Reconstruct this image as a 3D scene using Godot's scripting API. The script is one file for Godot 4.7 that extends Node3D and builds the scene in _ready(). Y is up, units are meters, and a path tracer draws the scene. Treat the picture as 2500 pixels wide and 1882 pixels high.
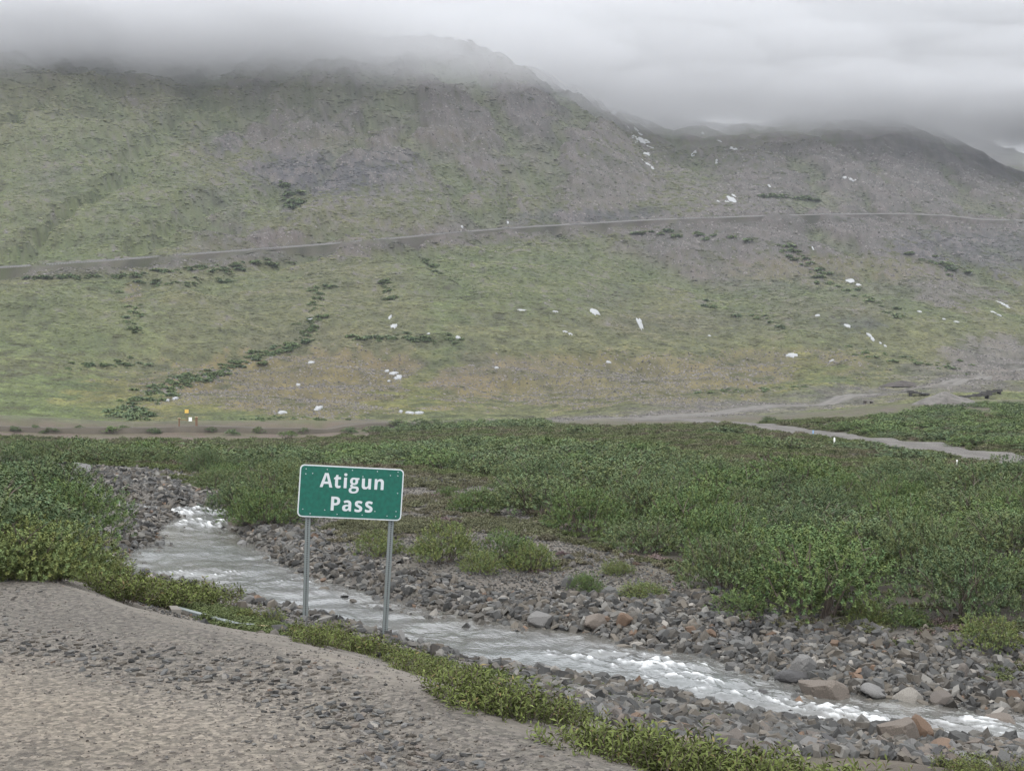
extends Node3D
# Eye height over the road; the valley is laid out from the eye: x to the right, d ahead (world z = -d), heights V relative to the eye.
const EYE := 1.75
const F := 2881.0
const HORIZON := 850.0
const WA := -3.505
const WB := -0.0521
const WC := 0.00663

var rng := RandomNumberGenerator.new()
var n_big := FastNoiseLite.new()
var n_mid := FastNoiseLite.new()
var n_fine := FastNoiseLite.new()
var n_ridge := FastNoiseLite.new()
const NU := 125
const ND := 250
const U0 := -0.62
const L0 := 0.7
const L1 := 7.9
var tgrid := PackedFloat32Array()
const SX := 222
const SD := 272
var sgrid := PackedFloat32Array()
var river := PackedVector2Array()
var highway := PackedVector2Array()
var taken := {}
var mats := {}

# ---------------------------------------------------------------- naming and tagging
func numbered(called: String) -> String:
	var k: int = taken.get(called, 0)
	taken[called] = k + 1
	return called if k == 0 else "%s_%03d" % [called, k]

func tag(o: Node3D, label: String, category := "", group := "") -> Node3D:
	o.set_meta("label", label)
	if category != "":
		o.set_meta("category", category)
	if group != "":
		o.set_meta("group", group)
	return o

func top(o: Node, called: String) -> Node:
	o.name = numbered(called)
	add_child(o, true)
	return o

func thing(called: String, label: String, category: String, at := Vector3.ZERO, turn := 0.0, group := "") -> Node3D:
	var o := Node3D.new()
	top(o, called)
	o.position = at
	o.rotation.y = turn
	tag(o, label, category, group)
	return o

func piece(called: String, m: Mesh, mat: Material, parent: Node3D, at := Transform3D()) -> MeshInstance3D:
	var o := MeshInstance3D.new()
	o.mesh = m
	o.material_override = mat
	o.transform = at
	o.name = called
	if parent == self:
		o.name = numbered(called)
	parent.add_child(o, true)
	return o

func structure(called: String, m: Mesh, mat: Material) -> MeshInstance3D:
	var o := piece(called, m, mat, self)
	o.set_meta("kind", "structure")
	return o

func scatter(called: String, m: Mesh, mat: Material, places: Array, tints: Array, parent: Node3D, label := "") -> void:
	if places.is_empty():
		return
	var mm := MultiMesh.new()
	mm.transform_format = MultiMesh.TRANSFORM_3D
	mm.use_colors = true
	mm.mesh = m
	mm.instance_count = places.size()
	for i in places.size():
		mm.set_instance_transform(i, places[i])
		mm.set_instance_color(i, tints[i])
	var o := MultiMeshInstance3D.new()
	o.multimesh = mm
	o.material_override = mat
	o.name = numbered(called) if parent == self else called
	parent.add_child(o, true)
	o.set_meta("kind", "stuff")
	if label != "":
		o.set_meta("label", label)

# ---------------------------------------------------------------- the lie of the land
func sight(px: float, py: float) -> Vector2:
	return Vector2((px - 1106.0) / F, (HORIZON - py) / F)

func on_water(px: float, py: float) -> Vector2:
	var s := sight(px, py)
	var d := WA / (s.y - WB * s.x - WC)
	return Vector2(s.x * d, d)

func water_level(x: float, d: float) -> float:
	return WA + WB * x + WC * d

func lay_land() -> void:
	# surveyed points: bearing and slope as seen from the road, and distance ahead in metres
	var c: Array[Vector3] = [
		Vector3(-600, 1042, 26.3), Vector3(0, 1230, 13.3), Vector3(690, 1400, 9.17), Vector3(1300, 1640, 6.4), Vector3(2212, 1925, 4.69), Vector3(2800, 2110, 4.0),
		Vector3(659, 1345, 16), Vector3(830, 1385, 16), Vector3(1250, 1560, 9.5), Vector3(1600, 1650, 9.5), Vector3(1600, 1590, 12.2), Vector3(1900, 1640, 10.8),
		Vector3(2100, 1650, 11.3), Vector3(2212, 1660, 11), Vector3(1000, 1460, 12), Vector3(900, 1430, 13.5), Vector3(320, 1320, 14), Vector3(205, 1260, 15), Vector3(480, 1345, 14.5),
		Vector3(100, 1250, 17), Vector3(250, 1240, 19), Vector3(0, 1200, 22), Vector3(100, 1100, 32), Vector3(0, 1000, 62), Vector3(-600, 1000, 60),
		Vector3(300, 1050, 36), Vector3(300, 1005, 46), Vector3(480, 1090, 33.5), Vector3(560, 1130, 29), Vector3(600, 1060, 40), Vector3(760, 1210, 24),
		Vector3(1000, 1100, 34), Vector3(1000, 1250, 22), Vector3(1000, 1310, 20.9), Vector3(1270, 1340, 19.4), Vector3(1300, 1250, 22.5), Vector3(1450, 1180, 27),
		Vector3(1550, 1290, 20.8), Vector3(1900, 1330, 19.8), Vector3(2212, 1400, 17.8), Vector3(2700, 1420, 18), Vector3(1900, 1480, 16.4), Vector3(2212, 1530, 15.8), Vector3(2700, 1560, 15.6), Vector3(1550, 1420, 17.8),
		Vector3(2700, 1700, 11.5), Vector3(1100, 985, 84), Vector3(1900, 1150, 31), Vector3(1900, 1050, 48), Vector3(1600, 1000, 70), Vector3(1800, 955, 118), Vector3(2150, 990, 85),
		Vector3(2212, 940, 130), Vector3(2800, 960, 110), Vector3(2100, 880, 230), Vector3(2000, 860, 290), Vector3(1700, 905, 215), Vector3(1400, 905, 245), Vector3(1100, 920, 205),
		Vector3(700, 960, 165), Vector3(700, 1010, 75), Vector3(300, 990, 85), Vector3(0, 970, 150), Vector3(300, 965, 170), Vector3(-600, 965, 160),
		# the hill front
		Vector3(200, 925, 226), Vector3(-600, 930, 226), Vector3(700, 920, 240), Vector3(1100, 900, 270), Vector3(1400, 880, 285), Vector3(1700, 868, 315), Vector3(1900, 850, 335), Vector3(2212, 795, 420), Vector3(2800, 740, 470),
		Vector3(0, 800, 300), Vector3(0, 700, 390), Vector3(0, 583, 500), Vector3(0, 400, 640), Vector3(0, 200, 810), Vector3(0, 112, 930), Vector3(0, 110, 1200), Vector3(-600, 500, 560), Vector3(-600, 150, 900),
		Vector3(600, 800, 345), Vector3(600, 540, 580), Vector3(600, 300, 800), Vector3(600, 98, 980), Vector3(600, 95, 1200),
		Vector3(1100, 800, 362), Vector3(1100, 700, 450), Vector3(1100, 600, 550), Vector3(1100, 495, 660), Vector3(1100, 400, 770), Vector3(1100, 250, 910), Vector3(1030, 100, 1080), Vector3(880, 78, 1090),
		Vector3(1060, 200, 1500), Vector3(900, 170, 1600), Vector3(1200, 205, 1010), Vector3(1300, 268, 950), Vector3(1400, 380, 860), Vector3(1560, 450, 780),
		Vector3(1500, 700, 500), Vector3(1500, 600, 610), Vector3(1420, 318, 1060), Vector3(1480, 282, 1180), Vector3(1900, 750, 430), Vector3(1900, 600, 610), Vector3(1950, 465, 820), Vector3(1900, 330, 1050), Vector3(1700, 300, 1120), Vector3(1700, 258, 1250), Vector3(1700, 300, 1600),
		Vector3(1960, 252, 1250), Vector3(2100, 335, 1190), Vector3(2212, 385, 1150), Vector3(2000, 330, 1700), Vector3(2212, 400, 1500), Vector3(2212, 340, 2300), Vector3(2000, 280, 2300), Vector3(2212, 650, 600), Vector3(2212, 520, 800), Vector3(2800, 400, 900), Vector3(2800, 330, 1600)]
	var n := c.size()
	var px := PackedFloat64Array()
	var py := PackedFloat64Array()
	var rhs := PackedFloat64Array()
	for p in c:
		var s := sight(p.x, p.y)
		px.append(s.x * 4.0)
		py.append(log(p.z) * 1.3)
		rhs.append(s.y)
	var m := n + 3
	var rows: Array[PackedFloat64Array] = []
	for i in m:
		var r := PackedFloat64Array()
		r.resize(m + 1)
		rows.append(r)
	for i in n:
		for j in n:
			var q := (px[i] - px[j]) ** 2 + (py[i] - py[j]) ** 2
			rows[i][j] = 0.5 * q * log(q) if q > 1e-12 else 0.0015
		rows[i][n] = 1.0
		rows[i][n + 1] = px[i]
		rows[i][n + 2] = py[i]
		rows[n][i] = 1.0
		rows[n + 1][i] = px[i]
		rows[n + 2][i] = py[i]
		rows[i][m] = rhs[i]
	for k in m:
		var best := k
		for i in range(k + 1, m):
			if absf(rows[i][k]) > absf(rows[best][k]):
				best = i
		var sw := rows[k]
		rows[k] = rows[best]
		rows[best] = sw
		var pivot := rows[k]
		for i in range(k + 1, m):
			var f: float = rows[i][k] / pivot[k]
			if f != 0.0:
				var r := rows[i]
				for j in range(k, m + 1):
					r[j] -= f * pivot[j]
				rows[i] = r
	var w := PackedFloat64Array()
	w.resize(m)
	for k in range(m - 1, -1, -1):
		var v: float = rows[k][m]
		for j in range(k + 1, m):
			v -= rows[k][j] * w[j]
		w[k] = v / rows[k][k]
	tgrid.resize(NU * ND)
	for j in ND:
		var y := (L0 + (L1 - L0) * j / (ND - 1)) * 1.3
		for i in NU:
			var x := (U0 - 2.0 * U0 * i / (NU - 1)) * 4.0
			var v: float = w[n] + w[n + 1] * x + w[n + 2] * y
			for k in n:
				var q: float = (x - px[k]) * (x - px[k]) + (y - py[k]) * (y - py[k])
				if q > 1e-12:
					v += w[k] * 0.5 * q * log(q)
			tgrid[j * NU + i] = v

func lay_river() -> void:
	for p in [Vector2(2900, 1612), Vector2(2212, 1552), Vector2(2000, 1530), Vector2(1750, 1505), Vector2(1560, 1440), Vector2(1430, 1410), Vector2(1300, 1385), Vector2(1150, 1360), Vector2(1000, 1340), Vector2(900, 1320),
			Vector2(760, 1280), Vector2(650, 1245), Vector2(600, 1215), Vector2(540, 1180), Vector2(495, 1150), Vector2(480, 1122), Vector2(480, 1105), Vector2(430, 1098), Vector2(340, 1096), Vector2(250, 1080), Vector2(195, 1052), Vector2(165, 1034), Vector2(120, 1020), Vector2(60, 1012),
			Vector2(40, 1022), Vector2(120, 1034), Vector2(160, 1060), Vector2(225, 1090), Vector2(300, 1104), Vector2(415, 1112), Vector2(370, 1140), Vector2(350, 1170), Vector2(290, 1195), Vector2(262, 1240), Vector2(300, 1290), Vector2(480, 1330), Vector2(700, 1372), Vector2(830, 1402),
			Vector2(1000, 1436), Vector2(1200, 1466), Vector2(1400, 1495), Vector2(1500, 1512), Vector2(1600, 1540), Vector2(1800, 1566), Vector2(2050, 1602), Vector2(2212, 1614), Vector2(2900, 1690)]:
		river.append(on_water(p.x, p.y))
	sgrid.resize(SX * SD)
	var count := river.size()
	for j in SD:
		var d := 10.0 + j * 0.15
		for i in SX:
			var x := -19.0 + i * 0.15
			var p := Vector2(x, d)
			var best := 1e9
			for k in count:
				var a := river[k]
				var ab := river[(k + 1) % count] - a
				var f := clampf((p - a).dot(ab) / ab.length_squared(), 0.0, 1.0)
				best = minf(best, (a + ab * f).distance_squared_to(p))
			best = sqrt(best)
			sgrid[j * SX + i] = -best if Geometry2D.is_point_in_polygon(p, river) else best

func shore(x: float, d: float) -> float:   # metres from the water's edge, negative in the water
	var a := (x + 19.0) / 0.15
	var b := (d - 10.0) / 0.15
	if a < 0.0 or b < 0.0 or a >= SX - 1.001 or b >= SD - 1.001:
		return 9.0
	var i := int(a)
	var j := int(b)
	a -= i
	b -= j
	var k := j * SX + i
	var s := lerpf(lerpf(sgrid[k], sgrid[k + 1], a), lerpf(sgrid[k + SX], sgrid[k + SX + 1], a), b)
	return s + n_fine.get_noise_2d(x * 9.0, d * 9.0) * 0.22

func kerb(x: float, d: float) -> float:   # metres inside the road's near edge
	return (x + 5.1) * -0.7805 + (d - 13.3) * -0.6256 + n_fine.get_noise_2d(x * 4.0, d * 4.0) * 0.1

func slope_at(u: float, d: float) -> float:
	var a := clampf((u - U0) / (-2.0 * U0), 0.0, 0.9999) * (NU - 1)
	var b := clampf((log(d) - L0) / (L1 - L0), 0.0, 0.9999) * (ND - 1)
	var i := int(a)
	var j := int(b)
	a -= i
	b -= j
	var k := j * NU + i
	return lerpf(lerpf(tgrid[k], tgrid[k + 1], a), lerpf(tgrid[k + NU], tgrid[k + NU + 1], a), b)

func land(x: float, d: float) -> float:   # height over the eye
	var u := x / d
	var v := slope_at(u, d) * d
	if d < 60.0:
		var s := shore(x, d)
		if s < 0.7:
			var wl := water_level(x, d)
			v = lerpf(wl - 0.3, maxf(v, wl + 0.1), smoothstep(-0.5, 0.7, s))
		elif s < 4.0:
			v = maxf(v, water_level(x, d) + 0.1)
		v += n_mid.get_noise_2d(x * 5.0, d * 5.0) * 0.07
		var e := kerb(x, d)
		if e > -0.7:
			v = lerpf(v, -EYE + n_mid.get_noise_2d(x * 8.0, d * 8.0) * 0.018, smoothstep(-0.7, 0.6, e))
	elif d < 260.0:
		v += n_mid.get_noise_2d(x, d) * 0.3
		if u < -0.02:
			var ridge := 217.0 + (u + 0.4) * 40.0
			v += 1.5 * smoothstep(13.0, 5.0, absf(d - ridge)) * smoothstep(-0.03, -0.14, u)
	if d > 200.0:
		var k := smoothstep(200.0, 420.0, d)
		v += k * (n_big.get_noise_2d(x, d) * 9.0 + n_mid.get_noise_2d(x * 0.35, d * 0.35) * 3.0 + smoothstep(0.13, 0.24, v / d) * (n_ridge.get_noise_2d(x * 0.03, d * 0.02) - 0.4) * 9.0 + n_mid.get_noise_2d(x * 2.2, d * 2.2) * 0.4 - maxf(0.0, n_ridge.get_noise_2d(x * 0.018 + n_mid.get_noise_2d(x * 0.5, d * 0.5) * 0.25, d * 0.004) - 0.3) * 13.0 * smoothstep(0.05, 0.13, v / d))
	return v

func at(x: float, d: float, lift := 0.0) -> Vector3:
	return Vector3(x, land(x, d) + EYE + lift, -d)

func find(px: float, py: float, from := 3.0) -> Vector2:   # where a line of sight meets the land
	var s := sight(px, py)
	var d := from
	while d < 2400.0:
		if land(s.x * d, d) >= s.y * d:
			break
		d *= 1.012
	var lo := d / 1.012
	var hi := d
	for i in 6:
		var m := (lo + hi) * 0.5
		if land(s.x * m, m) >= s.y * m:
			hi = m
		else:
			lo = m
	return Vector2(s.x * hi, hi)

# ---------------------------------------------------------------- materials
func noise_tex(kind: int, freq: float, octaves: int, lo: float, hi: float, size := 512, bump := 0.0) -> NoiseTexture2D:
	var n := FastNoiseLite.new()
	n.seed = 11 + int(freq * 1000.0) + octaves
	n.noise_type = kind
	n.frequency = freq
	n.fractal_octaves = octaves
	if kind == FastNoiseLite.TYPE_CELLULAR:
		n.cellular_return_type = FastNoiseLite.RETURN_CELL_VALUE
	var t := NoiseTexture2D.new()
	t.width = size
	t.height = size
	t.seamless = true
	t.noise = n
	if bump > 0.0:
		t.as_normal_map = true
		t.bump_strength = bump
	else:
		var g := Gradient.new()
		g.colors = PackedColorArray([Color(lo, lo, lo), Color(hi, hi, hi)])
		t.color_ramp = g
	return t

func mat(called: String, albedo: Color, rough: float, metal := 0.0) -> StandardMaterial3D:
	var m := StandardMaterial3D.new()
	m.resource_name = called
	m.albedo_color = albedo.linear_to_srgb()
	m.roughness = rough
	m.metallic = metal
	mats[called] = m
	return m

func dress(m: StandardMaterial3D, tex: Texture2D, scale: float, nrm: Texture2D = null, strength := 1.0, world := true) -> void:
	m.albedo_texture = tex
	m.uv1_triplanar = true
	m.uv1_world_triplanar = world
	m.uv1_scale = Vector3.ONE * scale
	if nrm:
		m.normal_enabled = true
		m.normal_texture = nrm
		m.normal_scale = strength

func materials() -> void:
	var soil := noise_tex(FastNoiseLite.TYPE_SIMPLEX_SMOOTH, 0.02, 5, 0.7, 1.0)
	var grit := noise_tex(FastNoiseLite.TYPE_CELLULAR, 0.06, 2, 0.5, 1.0, 1024)
	var grit_n := noise_tex(FastNoiseLite.TYPE_SIMPLEX, 0.09, 4, 0, 1, 1024, 7.0)
	var rock := noise_tex(FastNoiseLite.TYPE_SIMPLEX_SMOOTH, 0.03, 5, 0.45, 1.0)
	var rock_n := noise_tex(FastNoiseLite.TYPE_SIMPLEX, 0.03, 5, 0, 1, 512, 9.0)
	var rust := noise_tex(FastNoiseLite.TYPE_SIMPLEX_SMOOTH, 0.02, 5, 0.8, 1.0)
	var m := mat("road gravel", Color.WHITE, 0.95)
	m.vertex_color_use_as_albedo = true
	dress(m, grit, 0.55, grit_n, 0.7)
	m = mat("soil", Color.WHITE, 1.0)
	m.vertex_color_use_as_albedo = true
	dress(m, soil, 0.8, grit_n, 0.8)
	m = mat("hill turf", Color.WHITE, 1.0)
	m.vertex_color_use_as_albedo = true
	dress(m, soil, 0.07, grit_n, 0.6)
	m = mat("stone", Color.WHITE, 0.85)
	m.vertex_color_use_as_albedo = true
	dress(m, rock, 2.5, rock_n, 0.5, false)
	for k in [["slate", Color(0.122, 0.122, 0.118)], ["dark slate", Color(0.075, 0.073, 0.075)], ["brown stone", Color(0.175, 0.146, 0.122)], ["grey stone", Color(0.2, 0.195, 0.19)], ["pale stone", Color(0.3, 0.28, 0.25)], ["rusty stone", Color(0.19, 0.125, 0.085)], ["lilac stone", Color(0.15, 0.13, 0.115)]]:
		var s := mat(k[0], k[1] * 1.25, 0.82)
		dress(s, rock, 1.4, rock_n, 1.3, false)
	m = mat("leaf", Color.WHITE, 0.8)
	m.metallic_specular = 0.3
	m.vertex_color_use_as_albedo = true
	m.backlight_enabled = true
	m.backlight = Color(0.16, 0.16, 0.16)
	m.specular_mode = BaseMaterial3D.SPECULAR_SCHLICK_GGX
	m = mat("bark", Color(0.1, 0.08, 0.065), 0.95)
	m = mat("tussock", Color.WHITE, 1.0)
	m.vertex_color_use_as_albedo = true
	m = mat("snow", Color(0.3, 0.31, 0.32), 0.9)
	dress(m, noise_tex(FastNoiseLite.TYPE_SIMPLEX_SMOOTH, 0.02, 3, 0.9, 1.0), 0.3)
	m = mat("water", Color.WHITE, 0.12)
	m.vertex_color_use_as_albedo = true
	m.metallic_specular = 0.4
	dress(m, noise_tex(FastNoiseLite.TYPE_SIMPLEX_SMOOTH, 0.02, 3, 0.9, 1.0), 0.7, noise_tex(FastNoiseLite.TYPE_SIMPLEX_SMOOTH, 0.03, 3, 0, 1, 512, 4.0), 0.5)
	m = mat("foam", Color.WHITE, 0.7)
	m.vertex_color_use_as_albedo = true
	m = mat("sign green", Color(0.0, 0.115, 0.082), 0.42)
	m.albedo_texture = rust
	m.uv1_scale = Vector3(1.5, 1.5, 1)
	mat("sign white", Color(0.5, 0.53, 0.55), 0.5)
	m = mat("zinc", Color(0.2, 0.225, 0.225), 0.55, 0.2)
	dress(m, rust, 6.0, null, 1.0, false)
	mat("hole", Color(0.03, 0.03, 0.03), 0.9)
	mat("bolt", Color(0.5, 0.53, 0.55), 0.4, 0.6)
	m = mat("fresh wood", Color(0.62, 0.48, 0.3), 0.8)
	dress(m, rust, 4.0, null, 1.0, false)
	mat("old timber", Color(0.06, 0.05, 0.045), 0.9)
	mat("gate paint", Color(0.13, 0.07, 0.035), 0.7)
	mat("yellow paint", Color(0.62, 0.4, 0.08), 0.6)
	mat("white paint", Color(0.75, 0.76, 0.74), 0.6)
	mat("blue paint", Color(0.2, 0.35, 0.6), 0.6)
	mat("dark steel", Color(0.035, 0.032, 0.03), 0.7)
	mat("rail steel", Color(0.2, 0.2, 0.2), 0.6, 0.2)

# ---------------------------------------------------------------- mesh helpers
func arrays(v: PackedVector3Array, n: PackedVector3Array, col: PackedColorArray, idx: PackedInt32Array) -> ArrayMesh:
	var a := []
	a.resize(Mesh.ARRAY_MAX)
	a[Mesh.ARRAY_VERTEX] = v
	if n.size():
		a[Mesh.ARRAY_NORMAL] = n
	if col.size():
		a[Mesh.ARRAY_COLOR] = col
	if idx.size():
		a[Mesh.ARRAY_INDEX] = idx
	var m := ArrayMesh.new()
	m.add_surface_from_arrays(Mesh.PRIMITIVE_TRIANGLES, a)
	return m

func smooth(v: PackedVector3Array, col: PackedColorArray, idx: PackedInt32Array) -> ArrayMesh:
	var n := PackedVector3Array()
	n.resize(v.size())
	for i in range(0, idx.size(), 3):
		var a := v[idx[i]]
		var f := (v[idx[i + 2]] - a).cross(v[idx[i + 1]] - a)
		n[idx[i]] += f
		n[idx[i + 1]] += f
		n[idx[i + 2]] += f
	for i in n.size():
		n[i] = n[i].normalized()
	return arrays(v, n, col, idx)

func rock_mesh(salt: int, detail: int, squash: Vector3, cuts := 11) -> ArrayMesh:   # an angular stone: a ball trimmed by flat breaks
	var r := RandomNumberGenerator.new()
	r.seed = 900 + salt
	var planes: Array[Vector3] = []
	var dist: Array[float] = []
	for i in cuts:
		var z := r.randf_range(-1.0, 1.0)
		var a := TAU * r.randf()
		planes.append(Vector3(sqrt(1 - z * z) * cos(a), z, sqrt(1 - z * z) * sin(a)))
		dist.append(r.randf_range(0.55, 0.9))
	var tri: Array[Vector3] = []
	var six := [Vector3.RIGHT, Vector3.UP, Vector3.BACK, Vector3.LEFT, Vector3.DOWN, Vector3.FORWARD]
	for q in [[0, 1, 2], [0, 2, 4], [0, 4, 5], [0, 5, 1], [3, 2, 1], [3, 4, 2], [3, 5, 4], [3, 1, 5]]:
		tri.append_array([six[q[0]], six[q[1]], six[q[2]]])
	for level in detail:
		var next: Array[Vector3] = []
		for i in range(0, tri.size(), 3):
			var a := tri[i]
			var b := tri[i + 1]
			var c := tri[i + 2]
			var ab := (a + b).normalized()
			var bc := (b + c).normalized()
			var ca := (c + a).normalized()
			next.append_array([a, ab, ca, ab, b, bc, ca, bc, c, ab, bc, ca])
		tri = next
	var v := PackedVector3Array()
	var nn := PackedVector3Array()
	for i in range(0, tri.size(), 3):
		var p: Array[Vector3] = []
		for k in 3:
			var t := tri[i + k]
			t = (t + Vector3(sin(t.y * 5.0 + salt), sin(t.z * 6.0 + salt), sin(t.x * 5.5 + salt)) * 0.12).normalized()
			var e := 1.05
			for j in cuts:
				var c := t.dot(planes[j])
				if c > 0.05:
					e = minf(e, dist[j] / c)
			p.append(t * e * squash)
		var f := (p[1] - p[0]).cross(p[2] - p[0]).normalized()
		if f.dot(p[0]) < 0.0:
			f = -f
			v.append_array([p[0], p[1], p[2]])
		else:
			v.append_array([p[0], p[2], p[1]])
		nn.append_array([f, f, f])
	return arrays(v, nn, PackedColorArray(), PackedInt32Array())

func shard(salt: int, thick: float) -> ArrayMesh:   # a broken piece of slate: an uneven many-sided block with a smaller, tilted top
	var r := RandomNumberGenerator.new()
	r.seed = 300 + salt
	var n := r.randi_range(4, 7)
	var low := PackedVector3Array()
	var mid := PackedVector3Array()
	var high := PackedVector3Array()
	var shift := Vector3(r.randf_range(-0.2, 0.2), 0, r.randf_range(-0.2, 0.2))
	for k in n:
		var a := TAU * (k + r.randf_range(-0.3, 0.3)) / n
		var e := r.randf_range(0.65, 1.0)
		var p := Vector3(cos(a) * e, 0, sin(a) * e * 0.72)
		low.append(p * r.randf_range(0.7, 0.95) + Vector3(0, -thick, 0))
		mid.append(p + Vector3(0, r.randf_range(-0.2, 0.25) * thick, 0))
		high.append(p * r.randf_range(0.55, 0.95) + shift + Vector3(0, thick * (1.0 + p.x * r.randf_range(-0.1, 0.5)), 0))
	var top_c := Vector3.ZERO
	for p in high:
		top_c += p / n
	top_c.y += 0.06 * thick
	var v := PackedVector3Array()
	for k in n:
		var l := (k + 1) % n
		v.append_array([low[k], mid[k], low[l], low[l], mid[k], mid[l], mid[k], high[k], mid[l], mid[l], high[k], high[l], high[k], top_c, high[l]])
	var nn := PackedVector3Array()
	for k in range(0, v.size(), 3):
		var f := (v[k + 1] - v[k]).cross(v[k + 2] - v[k]).normalized()
		var c := (v[k] + v[k + 1] + v[k + 2]) / 3.0
		if f.dot(c) < 0.0:
			f = -f
		else:
			var w := v[k + 1]
			v[k + 1] = v[k + 2]
			v[k + 2] = w
		nn.append_array([f, f, f])
	return arrays(v, nn, PackedColorArray(), PackedInt32Array())

func tube(st: SurfaceTool, pts: Array, r0: float, r1: float, sides := 5) -> void:
	var rings := []
	for i in pts.size():
		var p: Vector3 = pts[i]
		var q: Vector3 = (pts[mini(i + 1, pts.size() - 1)] - pts[maxi(i - 1, 0)]).normalized()
		var s := q.cross(Vector3(0.31, 0.2, 0.93)).normalized()
		var t := q.cross(s)
		var r := lerpf(r0, r1, float(i) / (pts.size() - 1))
		var ring := []
		for k in sides:
			var a := TAU * k / sides
			ring.append(p + (s * cos(a) + t * sin(a)) * r)
		rings.append(ring)
	for i in rings.size() - 1:
		for k in sides:
			var l := (k + 1) % sides
			for w in [rings[i][k], rings[i + 1][k], rings[i][l], rings[i][l], rings[i + 1][k], rings[i + 1][l]]:
				st.add_vertex(w)

func box(st: SurfaceTool, size: Vector3, t: Transform3D) -> void:
	var b := BoxMesh.new()
	b.size = size
	st.append_from(b, 0, t)

func begin(flat := false) -> SurfaceTool:
	var st := SurfaceTool.new()
	st.begin(Mesh.PRIMITIVE_TRIANGLES)
	if flat:
		st.set_smooth_group(-1)
	return st

# ---------------------------------------------------------------- plants
func leaf(v: PackedVector3Array, n: PackedVector3Array, c: PackedColorArray, idx: PackedInt32Array, p: Vector3, along: Vector3, size: float, wide: float, tint: Color, r: RandomNumberGenerator, lean := Vector3.ZERO) -> void:
	var side := along.cross(Vector3(r.randf() - 0.5, r.randf() * 0.6 + 0.3, r.randf() - 0.5)).normalized()
	var up := side.cross(along).normalized()
	var flip := up.dot(lean if lean != Vector3.ZERO else Vector3.UP) < 0
	if flip:
		up = -up
	var k := v.size()
	var tip := p + along * size - up * size * 0.12
	var mid := p + along * size * 0.45
	v.append_array([p, mid + side * size * wide + up * size * 0.05, tip, mid - side * size * wide + up * size * 0.05])
	if lean != Vector3.ZERO:
		var soft := (up + lean * 0.55).normalized()
		n.append_array([soft, soft, soft, soft])
	else:
		n.append_array([up, (up + side * 0.35).normalized(), up, (up - side * 0.35).normalized()])
	c.append_array([tint, tint, tint, tint])
	idx.append_array([k, k + 1, k + 2, k, k + 2, k + 3] if flip else [k, k + 2, k + 1, k, k + 3, k + 2])

func bush_foliage(salt: int, radius: float, height: float, twigs: int, leaves: int, size: float, wide: float, hue: Color, spread := 0.3) -> ArrayMesh:
	var r := RandomNumberGenerator.new()
	r.seed = 4000 + salt
	var nz := FastNoiseLite.new()
	nz.seed = salt
	nz.frequency = 0.9
	var v := PackedVector3Array()
	var n := PackedVector3Array()
	var c := PackedColorArray()
	var idx := PackedInt32Array()
	var clumps: Array[Vector4] = []
	for i in maxi(5, twigs / 16):
		var a := TAU * r.randf()
		var z := r.randf_range(-0.04, 1.0)
		var dir := Vector3(sqrt(1 - z * z) * cos(a), z, sqrt(1 - z * z) * sin(a))
		var e := (0.74 + 0.4 * nz.get_noise_3dv(dir * 1.7)) * r.randf_range(0.8, 1.05)
		clumps.append(Vector4(dir.x * radius * e, (0.14 + dir.y * 0.84 * e) * height, dir.z * radius * e, r.randf_range(0.2, 0.33)))
	for i in twigs:
		var cl := clumps[i % clumps.size()]
		var centre := Vector3(cl.x, cl.y, cl.z)
		var a := TAU * r.randf()
		var z := r.randf_range(-0.35, 1.0)
		var dir := Vector3(sqrt(1 - z * z) * cos(a), z, sqrt(1 - z * z) * sin(a))
		var e := cl.w * pow(r.randf_range(0.2, 1.0), 0.4)
		var p := centre + dir * Vector3(radius, height, radius) * e
		if i % 9 == 0:
			p = p.lerp(Vector3(0, 0.1 * height, 0), r.randf_range(0.2, 0.75))
		if p.y < 0.02:
			p.y = r.randf_range(0.02, 0.1) * height
		var grow := (dir * 0.8 + centre.normalized() * 0.4 + Vector3(r.randf_range(-0.3, 0.3), r.randf_range(0.2, 0.7), r.randf_range(-0.3, 0.3))).normalized()
		var length := spread * r.randf_range(0.6, 1.3)
		var tone := r.randf_range(0.85, 1.15)
		var warm := r.randf_range(-0.12, 0.12)
		for k in leaves:
			var f := (k + 0.5) / leaves
			var b := TAU * (k * 0.382 + r.randf() * 0.2)
			var s := grow.cross(Vector3(cos(b), 0.3, sin(b))).normalized()
			var along := (s * r.randf_range(0.6, 1.0) + grow * r.randf_range(0.35, 0.9)).normalized()
			var t := tone * r.randf_range(0.85, 1.15)
			leaf(v, n, c, idx, p + grow * length * f, along, size * r.randf_range(0.7, 1.25), wide, Color(hue.r * t * (1 + warm), hue.g * t, hue.b * t * (1 - warm)), r, (dir * 0.8 + centre.normalized() * 0.35 + Vector3(0, 0.25, 0)).normalized())
	return arrays(v, n, c, idx)

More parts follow.
